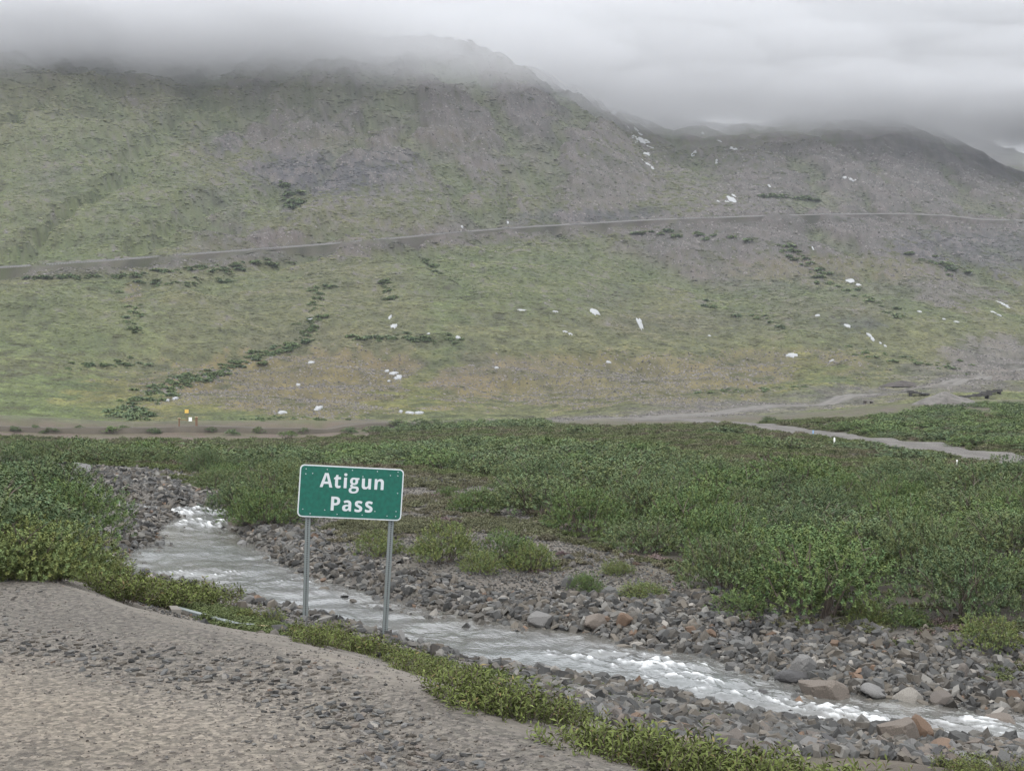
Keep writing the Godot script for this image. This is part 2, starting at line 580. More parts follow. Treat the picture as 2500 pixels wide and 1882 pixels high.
func bush_stems(salt: int, radius: float, height: float, count: int, thick: float, over := 0.0) -> ArrayMesh:
	var r := RandomNumberGenerator.new()
	r.seed = 7000 + salt
	var st := begin()
	for i in count:
		var a := TAU * r.randf()
		var reach := radius * r.randf_range(0.25, 0.85)
		var base := Vector3(cos(a), 0, sin(a)) * radius * 0.12
		var high := height * r.randf_range(0.55, 0.92) + (over * height * r.randf_range(0.1, 0.4) if i < 3 else 0.0)
		var tip := Vector3(cos(a) * reach, high, sin(a) * reach)
		var mid := base.lerp(tip, 0.5) + Vector3(r.randf_range(-0.1, 0.1), -0.05, r.randf_range(-0.1, 0.1)) * height
		tube(st, [base - Vector3(0, 0.1, 0), base.lerp(mid, 0.5), mid, mid.lerp(tip, 0.5), tip], thick, thick * 0.3, 4)
		for k in 2:
			var o := mid.lerp(tip, r.randf_range(0.0, 0.7))
			var e := o + Vector3(r.randf_range(-0.35, 0.35) * radius, r.randf_range(0.1, 0.35) * height, r.randf_range(-0.35, 0.35) * radius)
			tube(st, [o, o.lerp(e, 0.5) + Vector3(0, 0.03, 0), e], thick * 0.45, thick * 0.15, 3)
	st.generate_normals()
	return st.commit()

func make_bush(called: String, label: String, category: String, foliage: Mesh, stems: Mesh) -> Node3D:
	var o := Node3D.new()
	o.name = called
	tag(o, label, category)
	piece("foliage", foliage, mats["leaf"], o)
	if stems:
		piece("stem", stems, mats["bark"], o)
	return o

# ---------------------------------------------------------------- ground, hillside, water
var patches := []   # bare and lush patches of the hillside: centre and size in bearing and slope, kind, strength

func lay_patches() -> void:
	# kinds: 0 scree, 1 blue slate, 2 brown scree, 3 lush green, 4 ochre moss, 5 grey gravel
	for p in [[1020, 260, 330, 150, 2, 0.75], [760, 300, 260, 70, 0, 0.7], [1900, 420, 420, 150, 0, 0.7], [1850, 620, 330, 60, 0, 0.45], [720, 375, 210, 55, 1, 1.0], [620, 370, 60, 60, 1, 0.8], [860, 335, 130, 35, 1, 0.8], [480, 305, 45, 30, 1, 0.8], [560, 290, 60, 40, 2, 0.8], [465, 465, 70, 65, 0, 0.9], [600, 515, 90, 26, 2, 1.0], [620, 425, 20, 50, 1, 0.7],
			[900, 150, 220, 90, 2, 0.85], [760, 240, 230, 55, 0, 0.6], [560, 215, 60, 60, 0, 0.6], [1150, 270, 200, 110, 0, 0.8], [1180, 210, 90, 60, 1, 0.6], [1300, 390, 150, 80, 0, 0.7], [1050, 480, 120, 25, 0, 0.7], [1280, 468, 220, 20, 1, 0.9], [960, 500, 200, 14, 2, 0.6],
			[1900, 380, 420, 120, 0, 0.85], [2050, 300, 200, 90, 1, 0.5], [1750, 500, 420, 70, 0, 0.85], [2130, 530, 220, 65, 1, 0.8], [1480, 540, 160, 60, 0, 0.6], [1420, 530, 30, 60, 0, 0.7], [1620, 600, 160, 40, 0, 0.7], [2050, 630, 140, 30, 0, 0.5], [1780, 680, 120, 45, 2, 0.5], [1300, 640, 70, 30, 0, 0.4],
			[1850, 700, 60, 20, 1, 0.6], [2150, 770, 110, 50, 5, 0.8], [1980, 800, 60, 18, 5, 0.5], [80, 420, 60, 80, 2, 0.35], [110, 370, 60, 40, 0, 0.5], [600, 530, 250, 26, 2, 0.45], [900, 300, 250, 35, 4, 0.3], [120, 560, 160, 30, 3, 0.5],
			[200, 420, 280, 180, 3, 0.5], [120, 700, 250, 90, 3, 0.4], [1150, 600, 280, 90, 3, 0.5], [1700, 660, 200, 80, 3, 0.4], [100, 860, 260, 60, 3, 0.7], [520, 430, 80, 60, 3, 0.5], [1500, 330, 100, 90, 3, 0.4], [1000, 560, 200, 40, 3, 0.3],
			[700, 830, 380, 75, 4, 0.9], [1300, 820, 420, 60, 4, 0.65], [350, 860, 200, 50, 4, 0.5], [1700, 790, 200, 40, 4, 0.6], [280, 630, 20, 25, 4, 0.9], [1800, 580, 240, 30, 4, 0.4], [700, 740, 200, 40, 2, 0.2], [1000, 790, 200, 30, 2, 0.3], [1500, 700, 240, 30, 2, 0.3], [1000, 420, 180, 60, 3, 0.35]]:
		var s := sight(p[0], p[1])
		patches.append([s.x, s.y, p[2] / F, p[3] / F, p[4], p[5]])

var hues := [Color(0.086, 0.077, 0.073), Color(0.06, 0.059, 0.068), Color(0.084, 0.068, 0.06), Color(0.086, 0.112, 0.041), Color(0.128, 0.102, 0.038), Color(0.12, 0.108, 0.1)]

func hill_color(x: float, d: float, v: float) -> Color:
	var u := x / d
	var t := v / d
	var c := Color(0.102, 0.106, 0.05)
	var w := n_mid.get_noise_2d(x * 0.5, d * 0.5)
	var w2 := n_mid.get_noise_2d(x * 2.3 + 90, d * 1.6)
	var w3 := n_fine.get_noise_2d(x * 1.6, d * 0.9)
	for p in patches:
		var a: float = (u + w * 0.010 - p[0]) / p[2]
		var b: float = (t + w * 0.005 + w2 * 0.003 - p[1]) / p[3]
		var q := a * a + b * b
		if q < 2.3:
			var s: float = clampf((1.15 - q) * 1.7 + w2 * 1.7 + w3 * 1.2 + w * 0.9, 0.0, 1.0) * p[5]
			c = c.lerp(hues[p[4]], s)
	if t > 0.05:
		var high := smoothstep(0.05, 0.2, t) * smoothstep(-0.46, -0.02, u)
		c = c.lerp(hues[0], clampf(w2 * 1.3 + w3 * 1.0 - 0.3 + high * 0.95 + w * 0.5, 0.0, 0.92))
	c = c.lerp(hues[3], clampf((n_ridge.get_noise_2d(x * 0.018 + w * 0.25, d * 0.004) - 0.45) * 1.6, 0.0, 0.55))
	var e := highway_below(u, t)
	if e > -0.004 and e < 0.013:
		c = c.lerp(hues[2].lerp(hues[0], 0.5) * 0.86, clampf(smoothstep(0.013, 0.003, e) + w2 * 1.2 + w3 * 0.5, 0.0, 1.0) * smoothstep(-0.004, 0.0, e) * 0.8)
	var k := 0.88 + w3 * 0.35 + w2 * 0.4 + w * 0.3 + n_fine.get_noise_2d(x * 5.0, d * 3.0) * 0.2
	c = by_track(c, x, d, w2)
	return Color(c.r * k * (1.0 + w * 0.08), c.g * k, c.b * k)

func highway_below(u: float, t: float) -> float:
	for i in highway.size() - 1:
		var a := highway[i]
		var b := highway[i + 1]
		if u >= a.x and u < b.x:
			return lerpf(a.y, b.y, (u - a.x) / (b.x - a.x)) - t
	return 9.0

func ground_color(x: float, d: float) -> Color:
	var w := n_mid.get_noise_2d(x * 3.0, d * 3.0)
	var w3 := n_fine.get_noise_2d(x * 5.0, d * 5.0)
	var e := kerb(x, d)
	var gravel := Color(0.14, 0.129, 0.116)
	var c := gravel
	if e > -2.2 and d < 40.0:
		var dusty := clampf(smoothstep(0.3, 2.6, e) * (0.8 + 0.2 * sin((e - 1.0) * 3.3)) + w * 0.5, 0.0, 1.0)
		c = Color(0.172, 0.153, 0.13).lerp(Color(0.225, 0.192, 0.152), dusty)
		c = c * (1.0 + w * 0.2 + w3 * 0.12)
	else:
		var s := shore(x, d) if d < 46.0 else 9.0
		var veg := smoothstep(2.0, 5.0, s + w * 3.0)
		if d > 30.0 and x / d < -0.22 and d < 47.0:
			veg *= smoothstep(3.5, 6.0, s + w * 2.0)
		if d < 62.0 and opening.size() and Geometry2D.is_point_in_polygon(Vector2(x, d), opening):
			veg *= clampf(0.25 + w * 1.8, 0.0, 0.7)
			gravel = Color(0.135, 0.121, 0.105)
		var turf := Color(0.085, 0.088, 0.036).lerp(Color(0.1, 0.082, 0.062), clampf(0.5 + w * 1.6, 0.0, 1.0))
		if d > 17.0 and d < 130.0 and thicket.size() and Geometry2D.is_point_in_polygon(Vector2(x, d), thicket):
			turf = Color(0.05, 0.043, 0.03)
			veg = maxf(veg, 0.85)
		c = gravel.lerp(turf, veg)
		c = c.lerp(Color(0.06, 0.055, 0.05), smoothstep(0.25, 0.0, s) * 0.6)
		c = c * (1.0 + w3 * 0.35)
		if d > 120.0:
			var u := x / d
			if u < -0.02:
				var ridge := 217.0 + (u + 0.4) * 40.0
				c = c.lerp(Color(0.125, 0.094, 0.072), smoothstep(32.0, 20.0, absf(d - ridge + 8.0)) * clampf(0.75 + w, 0.0, 1.0) * smoothstep(-0.03, -0.14, u))
		c = by_track(c, x, d, w)
	return Color(c.r, c.g, c.b)

func by_track(c: Color, x: float, d: float, w: float) -> Color:   # the gravel apron that the grader has pushed beside the track
	if d < 170.0 or d > 480.0 or x < -30.0:
		return c
	var best := 99.0
	var line: Array = tracks[0]
	for i in range(4, line.size() - 1):
		best = minf(best, Geometry2D.get_closest_point_to_segment(Vector2(x, d), line[i], line[i + 1]).distance_to(Vector2(x, d)))
	return c.lerp(Color(0.11, 0.1, 0.088), smoothstep(26.0, 6.0, best + w * 14.0) * 0.85)

func build_land() -> void:
	var us := PackedFloat32Array()
	var u := -1.1
	while u < 1.1:
		us.append(u)
		u += 0.0015 if absf(u) < 0.40 else 0.012
	var ds := PackedFloat32Array()
	var d := 2.3
	while d < 2500.0:
		ds.append(d)
		d *= 1.03 if d < 4.5 else 1.0075 if d < 60.0 else 1.011 if d < 240.0 else 1.0072 if d < 1350.0 else 1.03
	var cols := us.size()
	var v := PackedVector3Array()
	var c := PackedColorArray()
	var kind := PackedByteArray()
	for j in ds.size():
		d = ds[j]
		for i in cols:
			var x := us[i] * d
			var h := land(x, d)
			v.append(Vector3(x, h + EYE, -d))
			var edge := 236.0 + us[i] * 60.0
			var hill := smoothstep(edge - 14.0, edge + 14.0, d + n_mid.get_noise_2d(x, d) * 14.0)
			if d > edge:
				kind.append(2)
			else:
				kind.append(1 if kerb(x, d) < 0.0 or d > 45.0 else 0)
			if hill <= 0.0:
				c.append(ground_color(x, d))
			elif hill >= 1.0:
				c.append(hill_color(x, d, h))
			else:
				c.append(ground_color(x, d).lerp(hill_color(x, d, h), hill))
	var look := ["road gravel", "soil", "hill turf"]
	var called := ["road", "ground", "hillside"]
	for q in 3:
		var used := PackedInt32Array()
		used.resize(v.size())
		used.fill(-1)
		var pv := PackedVector3Array()
		var pc := PackedColorArray()
		var idx := PackedInt32Array()
		for j in ds.size() - 1:
			for i in cols - 1:
				var k := j * cols + i
				if kind[k] != q:
					continue
				for w in [k, k + cols, k + 1, k + 1, k + cols, k + cols + 1]:
					if used[w] < 0:
						used[w] = pv.size()
						pv.append(v[w])
						pc.append(c[w])
					idx.append(used[w])
		var o := structure(called[q], smooth(pv, pc, idx), mats[look[q]])
		tag(o, ["gravel road with dark slate chips along its shoulder", "river flats of gravel, moss and low turf", "green and scree-grey mountainside rising into cloud"][q])
		mats["node " + called[q]] = o

func flow(d: float) -> Vector2:
	return Vector2(0.44, -0.9).lerp(Vector2(0.88, -0.47), smoothstep(24.0, 15.0, d)).normalized()

var rapids := []

func wave(x: float, d: float) -> Vector2:   # height of the water's surface over its level, and how much of it is foam
	var f := flow(d)
	var along := x * f.x + d * f.y
	var across := x * -f.y + d * f.x
	var white := 0.0
	for p in rapids:
		white = maxf(white, p[3] * (1.0 - Vector2((x - p[0]) / p[2], (d - p[1]) / p[2]).length()))
	var a := n_fine.get_noise_2d(along * 2.6, across * 4.5)
	var b := n_fine.get_noise_2d(x * 14.0 + 40, d * 8.0)
	var e := n_ridge.get_noise_2d(along * 2.0 + 7, across * 4.4)
	var h := a * 0.035 + b * 0.022 + clampf(white, 0.0, 1.0) * (0.03 + e * 0.06 + b * 0.025)
	var e2 := n_ridge.get_noise_2d(along * 1.5 + 31, across * 9.0)
	var foam := smoothstep(0.62, 0.98, clampf(white, -0.4, 0.55) * 0.7 + e * 0.4 + e2 * 0.36 + b * 0.1 + a * 0.2)
	return Vector2(h + foam * 0.012, foam)

func build_water() -> void:
	for p in [[420, 1104, 1.6, 1.0], [450, 1132, 1.3, 1.1], [400, 1128, 0.9, 0.6], [360, 1100, 1.2, 0.7], [690, 1260, 1.5, 0.35], [480, 1245, 1.4, 0.35], [1340, 1425, 0.9, 0.9], [1250, 1420, 0.7, 0.6], [1440, 1440, 0.8, 1.0], [1480, 1480, 1.0, 1.2], [1450, 1500, 0.7, 1.0], [1570, 1495, 0.8, 1.2], [1660, 1520, 0.9, 1.2], [1760, 1540, 0.9, 1.1], [1600, 1528, 0.6, 1.1],
			[1900, 1565, 0.9, 1.0], [2020, 1580, 0.9, 1.0], [2140, 1590, 1.1, 0.9], [2100, 1606, 0.8, 1.0], [2212, 1600, 1.0, 0.8], [160, 1036, 1.6, 0.7], [900, 1375, 0.8, 0.35]]:
		var q := on_water(p[0], p[1])
		rapids.append([q.x, q.y, p[2], p[3]])
	var v := PackedVector3Array()
	var c := PackedColorArray()
	var foam := PackedFloat32Array()
	var inside := PackedByteArray()
	var us := PackedFloat32Array()
	var u := -0.40
	while u < 0.56:
		us.append(u)
		u += 0.0016
	var ds := PackedFloat32Array()
	var d := 12.0
	while d < 47.0:
		ds.append(d)
		d *= 1.0036
	var cols := us.size()
	for j in ds.size():
		d = ds[j]
		for i in cols:
			var x := us[i] * d
			var s := shore(x, d)
			inside.append(1 if s < 0.75 else 0)
			if s >= 0.9:
				v.append(Vector3.ZERO)
				foam.append(0.0)
				c.append(Color.BLACK)
				continue
			var w := wave(x, d) if s < 0.75 else Vector2.ZERO
			var calm := smoothstep(0.6, -0.1, s)
			v.append(Vector3(x, water_level(x, d) + EYE + w.x * calm, -d))
			foam.append(w.y)
			var tone := n_mid.get_noise_2d(x * 2.0, d * 2.0)
			var deep := Color(0.125, 0.13, 0.13).lerp(Color(0.1, 0.092, 0.078), clampf(0.3 + tone, 0.0, 1.0) * 0.6 + 0.3 * smoothstep(-0.6, 0.1, s))
			c.append(deep.lerp(Color(0.62, 0.635, 0.645), w.y))
	var o: Node3D = null
	for q in 2:
		var used := PackedInt32Array()
		used.resize(v.size())
		used.fill(-1)
		var pv := PackedVector3Array()
		var pc := PackedColorArray()
		var idx := PackedInt32Array()
		for j in ds.size() - 1:
			for i in cols - 1:
				var k := j * cols + i
				if inside[k] + inside[k + 1] + inside[k + cols] + inside[k + cols + 1] < 4:
					continue
				if (foam[k] + foam[k + 1] + foam[k + cols] > 1.2) != (q == 1):
					continue
				for w in [k, k + cols, k + 1, k + 1, k + cols, k + cols + 1]:
					if used[w] < 0:
						used[w] = pv.size()
						pv.append(v[w])
						pc.append(c[w])
					idx.append(used[w])
		if q == 0:
			o = structure("water", smooth(pv, pc, idx), mats["water"])
			tag(o, "shallow grey mountain stream running from the left to the lower right")
		else:
			var f := piece("foam", smooth(pv, pc, idx), mats["foam"], o)
			f.set_meta("kind", "stuff")

func ribbon(line: Array, half: float, lift: float, called: String, colr: Color, label: String) -> void:   # a gravel track laid over the land, with a worn crown and two ruts
	var pts := PackedVector2Array()
	for i in line.size() - 1:
		for k in 24:
			pts.append((line[i] as Vector2).lerp(line[i + 1], k / 24.0))
	pts.append(line[-1])
	var v := PackedVector3Array()
	var c := PackedColorArray()
	var idx := PackedInt32Array()
	var offs := [-1.15, -0.95, -0.7, -0.5, -0.3, 0.0, 0.3, 0.5, 0.7, 0.95, 1.15]
	for i in pts.size():
		var t := (pts[mini(i + 1, pts.size() - 1)] - pts[maxi(i - 1, 0)]).normalized()
		var n := Vector2(-t.y, t.x)
		for k in offs.size():
			var p: Vector2 = pts[i] + n * offs[k] * half * (1.0 + n_mid.get_noise_2d(pts[i].x, pts[i].y) * 0.3)
			var mid := land(pts[i].x, pts[i].y)
			var h := lerpf(maxf(mid, land(p.x, p.y)), mid, 0.6) + lift
			if k == 0 or k == offs.size() - 1:
				h = land(p.x, p.y) - 0.15
			v.append(Vector3(p.x, h + EYE, -p.y))
			var tone := 1.0 + n_fine.get_noise_2d(p.x * 2.0, p.y * 2.0) * 0.3
			var tint := colr.lerp(Color(0.098, 0.084, 0.066), smoothstep(5.0, -25.0, p.x))
			if k == 3 or k == 7:
				tone *= 1.22
			if k == 5:
				tone *= 0.9
			c.append(Color(tint.r * tone, tint.g * tone, tint.b * tone))
	for i in pts.size() - 1:
		for k in offs.size() - 1:
			var a := i * offs.size() + k
			var b := a + offs.size()
			idx.append_array([a, a + 1, b, b, a + 1, b + 1])
	var m := smooth(v, c, idx)
	tag(structure(called, m, mats["soil"]), label)

func build_highway() -> void:
	var pts := []
	for i in highway.size() - 1:
		for k in 16:
			var s := highway[i].lerp(highway[i + 1], k / 16.0)
			pts.append(find(s.x * F + 1106.0, HORIZON - s.y * F, 300.0))
	var v := PackedVector3Array()
	var c := PackedColorArray()
	var idx := PackedInt32Array()
	var rail := PackedVector3Array()
	var rail_i := PackedInt32Array()
	var sm := []
	var tilt := []
	for i in pts.size():   # the line, evened out as a built road is
		var q := Vector3.ZERO
		var w := 0.0
		var g := 0.0
		for k in range(maxi(0, i - 4), mini(pts.size(), i + 5)):
			q += Vector3(pts[k].x, land(pts[k].x, pts[k].y), pts[k].y)
			var o: Vector2 = (pts[k] as Vector2).normalized() * 8.0
			g += (land(pts[k].x + o.x, pts[k].y + o.y) - land(pts[k].x - o.x, pts[k].y - o.y)) / 16.0
			w += 1.0
		sm.append(q / w)
		tilt.append(g / w)
	var offs := [3.4, 2.6, 0.0, -2.2, -2.5, -5.0, -8.0]
	var tones := [Color(0.2, 0.18, 0.165), Color(0.12, 0.11, 0.103), Color(0.135, 0.125, 0.117), Color(0.12, 0.112, 0.105), Color(0.14, 0.122, 0.112), Color(0.13, 0.115, 0.105), Color(0.125, 0.11, 0.1)]
	for i in sm.size():
		var a: Vector3 = sm[i]
		var out := Vector2(a.x, a.z).normalized()
		for k in offs.size():
			var ragged: float = offs[k] * (1.0 + (n_mid.get_noise_2d(a.x * 3.0 + k * 40.0, a.z * 3.0) * 0.8 if k > 4 else 0.0))
			var p: Vector2 = Vector2(a.x, a.z) + out * ragged
			var h: float = a.y + offs[k] * tilt[i] * 0.45 + 0.75
			if k == 0:
				h = maxf(h, land(p.x, p.y)) + 0.2
			elif k >= 5:
				h = minf(land(p.x, p.y) + (0.2 if k == 5 else -0.4), h - 0.4)
			v.append(Vector3(p.x, h + EYE, -p.y))
			var tone := 1.0 + n_fine.get_noise_2d(p.x, p.y) * 0.3
			c.append(tones[k] * tone if k < 4 else hill_color(p.x, p.y, h) * (1.0 + n_fine.get_noise_2d(p.x * 3.0, p.y * 3.0) * 0.5))
		var edge := Vector2(a.x, a.z) - out * 2.0
		rail.append_array([Vector3(edge.x, a.y - 2.0 * tilt[i] * 0.45 + 1.1 + EYE, -edge.y), Vector3(edge.x, a.y - 2.0 * tilt[i] * 0.45 + 1.35 + EYE, -edge.y)])
	var n := offs.size()
	for i in sm.size() - 1:
		for k in n - 1:
			var q := i * n + k
			idx.append_array([q, q + 1, q + n, q + n, q + 1, q + n + 1])
	tag(structure("mountain_road", smooth(v, c, idx), mats["soil"]), "gravel highway on a bench cut across the mountainside")
	var parts := begin()
	var fence := thing("guardrail", "long pale steel guardrail along the outer edge of the mountain road", "guardrail")
	for i in range(0, rail.size() - 2, 2):
		var a := rail[i]
		var b := rail[i + 2]
		if i / 2 > 176:
			break
		var t := Transform3D(Basis.looking_at(b - a, Vector3.UP), (a + b) * 0.5 + Vector3(0, 0.18, 0))
		box(parts, Vector3(0.09, 0.34, a.distance_to(b) + 0.05), t)
	piece("rail", parts.commit(), mats["rail steel"], fence)
	var posts := begin()
	for i in range(0, rail.size() - 2, 2):
		if i / 2 > 176:
			break
		for k in 3:
			box(posts, Vector3(0.16, 0.9, 0.16), Transform3D(Basis(), rail[i].lerp(rail[i + 2], k / 3.0) + Vector3(0, -0.15, 0.12)))
	var o := piece("post", posts.commit(), mats["rail steel"], fence)
	o.set_meta("kind", "stuff")

# ---------------------------------------------------------------- stones
var stone_meshes := []
var slab_meshes := []
var boulder_meshes := []
var palette := [Color(0.1, 0.1, 0.097), Color(0.058, 0.057, 0.055), Color(0.14, 0.122, 0.1), Color(0.19, 0.182, 0.167), Color(0.115, 0.104, 0.09), Color(0.14, 0.136, 0.132), Color(0.27, 0.25, 0.225), Color(0.19, 0.125, 0.085)]
var weights := [0.22, 0.12, 0.2, 0.16, 0.14, 0.1, 0.045, 0.015]
var stone_mats := ["slate", "dark slate", "brown stone", "grey stone", "lilac stone", "slate", "pale stone", "rusty stone"]

func stone_kind() -> int:
	var q := rng.randf()
	for i in weights.size():
		q -= weights[i]
		if q < 0.0:
			return i
	return 0

func lie(p: Vector3, size: float, tilt: float) -> Transform3D:
	var b := Basis(Vector3.UP, rng.randf() * TAU) * Basis(Vector3.RIGHT, rng.randfn() * tilt) * Basis(Vector3.BACK, rng.randfn() * tilt)
	return Transform3D(b.scaled_local(Vector3(size, size * rng.randf_range(0.6, 1.1), size * rng.randf_range(0.6, 1.0))), p)

func build_stones(parent: Node3D) -> void:
	for i in 7:
		slab_meshes.append(shard(i, 0.3))
		stone_meshes.append(shard(20 + i, 0.62))
	for i in 6:
		boulder_meshes.append(rock_mesh(40 + i, 3, Vector3(1, 0.7, 0.8), 16))
	var spots := []
	for i in 300000:
		var d := 11.0 * exp(rng.randf() * 1.5)
		var u := rng.randf_range(-0.42, 0.56)
		var x := u * d
		var s := shore(x, d)
		var open := s > 1.0 and d < 50.0 and Geometry2D.is_point_in_polygon(Vector2(x, d), opening)
		if (s > 4.5 and not open) or s < -0.35 or kerb(x, d) > -1.5:
			continue
		if d * rng.randf() > 26.0 and not (u < -0.2 and d > 30.0):
			continue
		var bar := u < -0.19 and d > 32.0 and d < 46.0
		var limit := 1.5 + n_mid.get_noise_2d(x * 2.0, d * 2.0) * 1.6
		if u > 0.10 and d < 21.0:
			limit = 3.2 + n_mid.get_noise_2d(x * 2.0, d * 2.0) * 1.2
		if u < -0.17 and d < 31.0:
			limit = 0.9
		if bar:
			limit = 5.0
		if u > 0.0 and kerb(x, d) > -7.5 and d < 15.5:
			limit = 4.5
		var beyond := s > limit
		if beyond and rng.randf() > (0.75 if open else 0.3):
			continue
		if s < 0.0 and rng.randf() > 0.3:
			continue
		var size: float = 0.021 + 0.125 * pow(rng.randf(), 4.8) + (0.012 if bar else 0.0)
		if beyond and rng.randf() < 0.95:
			size = rng.randf_range(0.01, 0.03) * (1.3 if open else 1.0)
		spots.append([size / d, x, d, size])
	spots.sort_custom(func(a, b): return a[0] > b[0])
	var places := []
	var tints := []
	for i in 14:
		places.append([])
		tints.append([])
	for i in spots.size():
		var q: Array = spots[i]
		var k := stone_kind()
		var wl := water_level(q[1], q[2])
		var h := maxf(land(q[1], q[2]), wl - 0.08) + EYE
		var t := lie(Vector3(q[1], h + q[3] * 0.2, -q[2]), q[3], 0.42)
		var shape := rng.randi() % 7
		var flat := rng.randf() < 0.6
		if i < 285:
			piece("stone", slab_meshes[shape] if flat else stone_meshes[shape], mats[stone_mats[k]], parent, t)
		else:
			var c: Color = palette[k]
			var tone := rng.randf_range(0.6, 1.6)
			var w := shape + (0 if flat else 7)
			places[w].append(t)
			tints[w].append(Color(c.r * tone, c.g * tone, c.b * tone))
	for w in 14:
		scatter("small_stones", slab_meshes[w] if w < 7 else stone_meshes[w - 7], mats["stone"], places[w], tints[w], parent)

func build_chips(parent: Node3D) -> void:   # slate chips and grit on the road and its shoulder
	var places := []
	var tints := []
	for i in 8:
		places.append([])
		tints.append([])
	var big := []
	for i in 130000:
		var d := 4.9 * exp(rng.randf() * 1.25)
		var u := rng.randf_range(-0.42, 0.42)
		var x := u * d
		var e := kerb(x, d)
		if e < -2.6 or (e < -0.6 and shore(x, d) < 0.6):
			continue
		var wind := exp(-pow((e - 0.9 + n_mid.get_noise_2d(x * 3.0, d * 3.0) * 1.6) / 0.75, 2.0))
		var dens := 0.1 + 0.55 * wind + 0.1 * smoothstep(0.2, 0.8, sin(e * 3.0))
		if rng.randf() > dens:
			continue
		var size: float = 0.003 + 0.007 * rng.randf() + (0.036 * pow(rng.randf(), 7.0)) * (0.25 + wind)
		var k := stone_kind() if rng.randf() > 0.25 * wind else rng.randi() % 2
		if size > 0.024:
			big.append([size / d, x, d, size, k])
			continue
		var t := lie(at(x, d, size * 0.12), size, 0.3)
		var w := rng.randi() % 8
		places[w].append(t)
		var c: Color = palette[k].lerp(Color(0.24, 0.2, 0.17), 0.25 + 0.35 * smoothstep(0.8, 2.5, e))
		var tone := rng.randf_range(0.75, 1.35)
		tints[w].append(Color(c.r * tone, c.g * tone, c.b * tone))
	big.sort_custom(func(a, b): return a[0] > b[0])
	for i in big.size():
		var q: Array = big[i]
		var t := lie(at(q[1], q[2], q[3] * 0.12), q[3], 0.2)
		if i < 280:
			piece("stone", slab_meshes[rng.randi() % 7], mats[stone_mats[q[4]]], parent, t)
		else:
			places[rng.randi() % 4].append(t)
			tints[0].append(palette[q[4]])
	for w in 8:
		while tints[w].size() < places[w].size():
			tints[w].append(palette[w % 5])
		scatter("grit", slab_meshes[w % 7], mats["stone"], places[w], tints[w], parent)

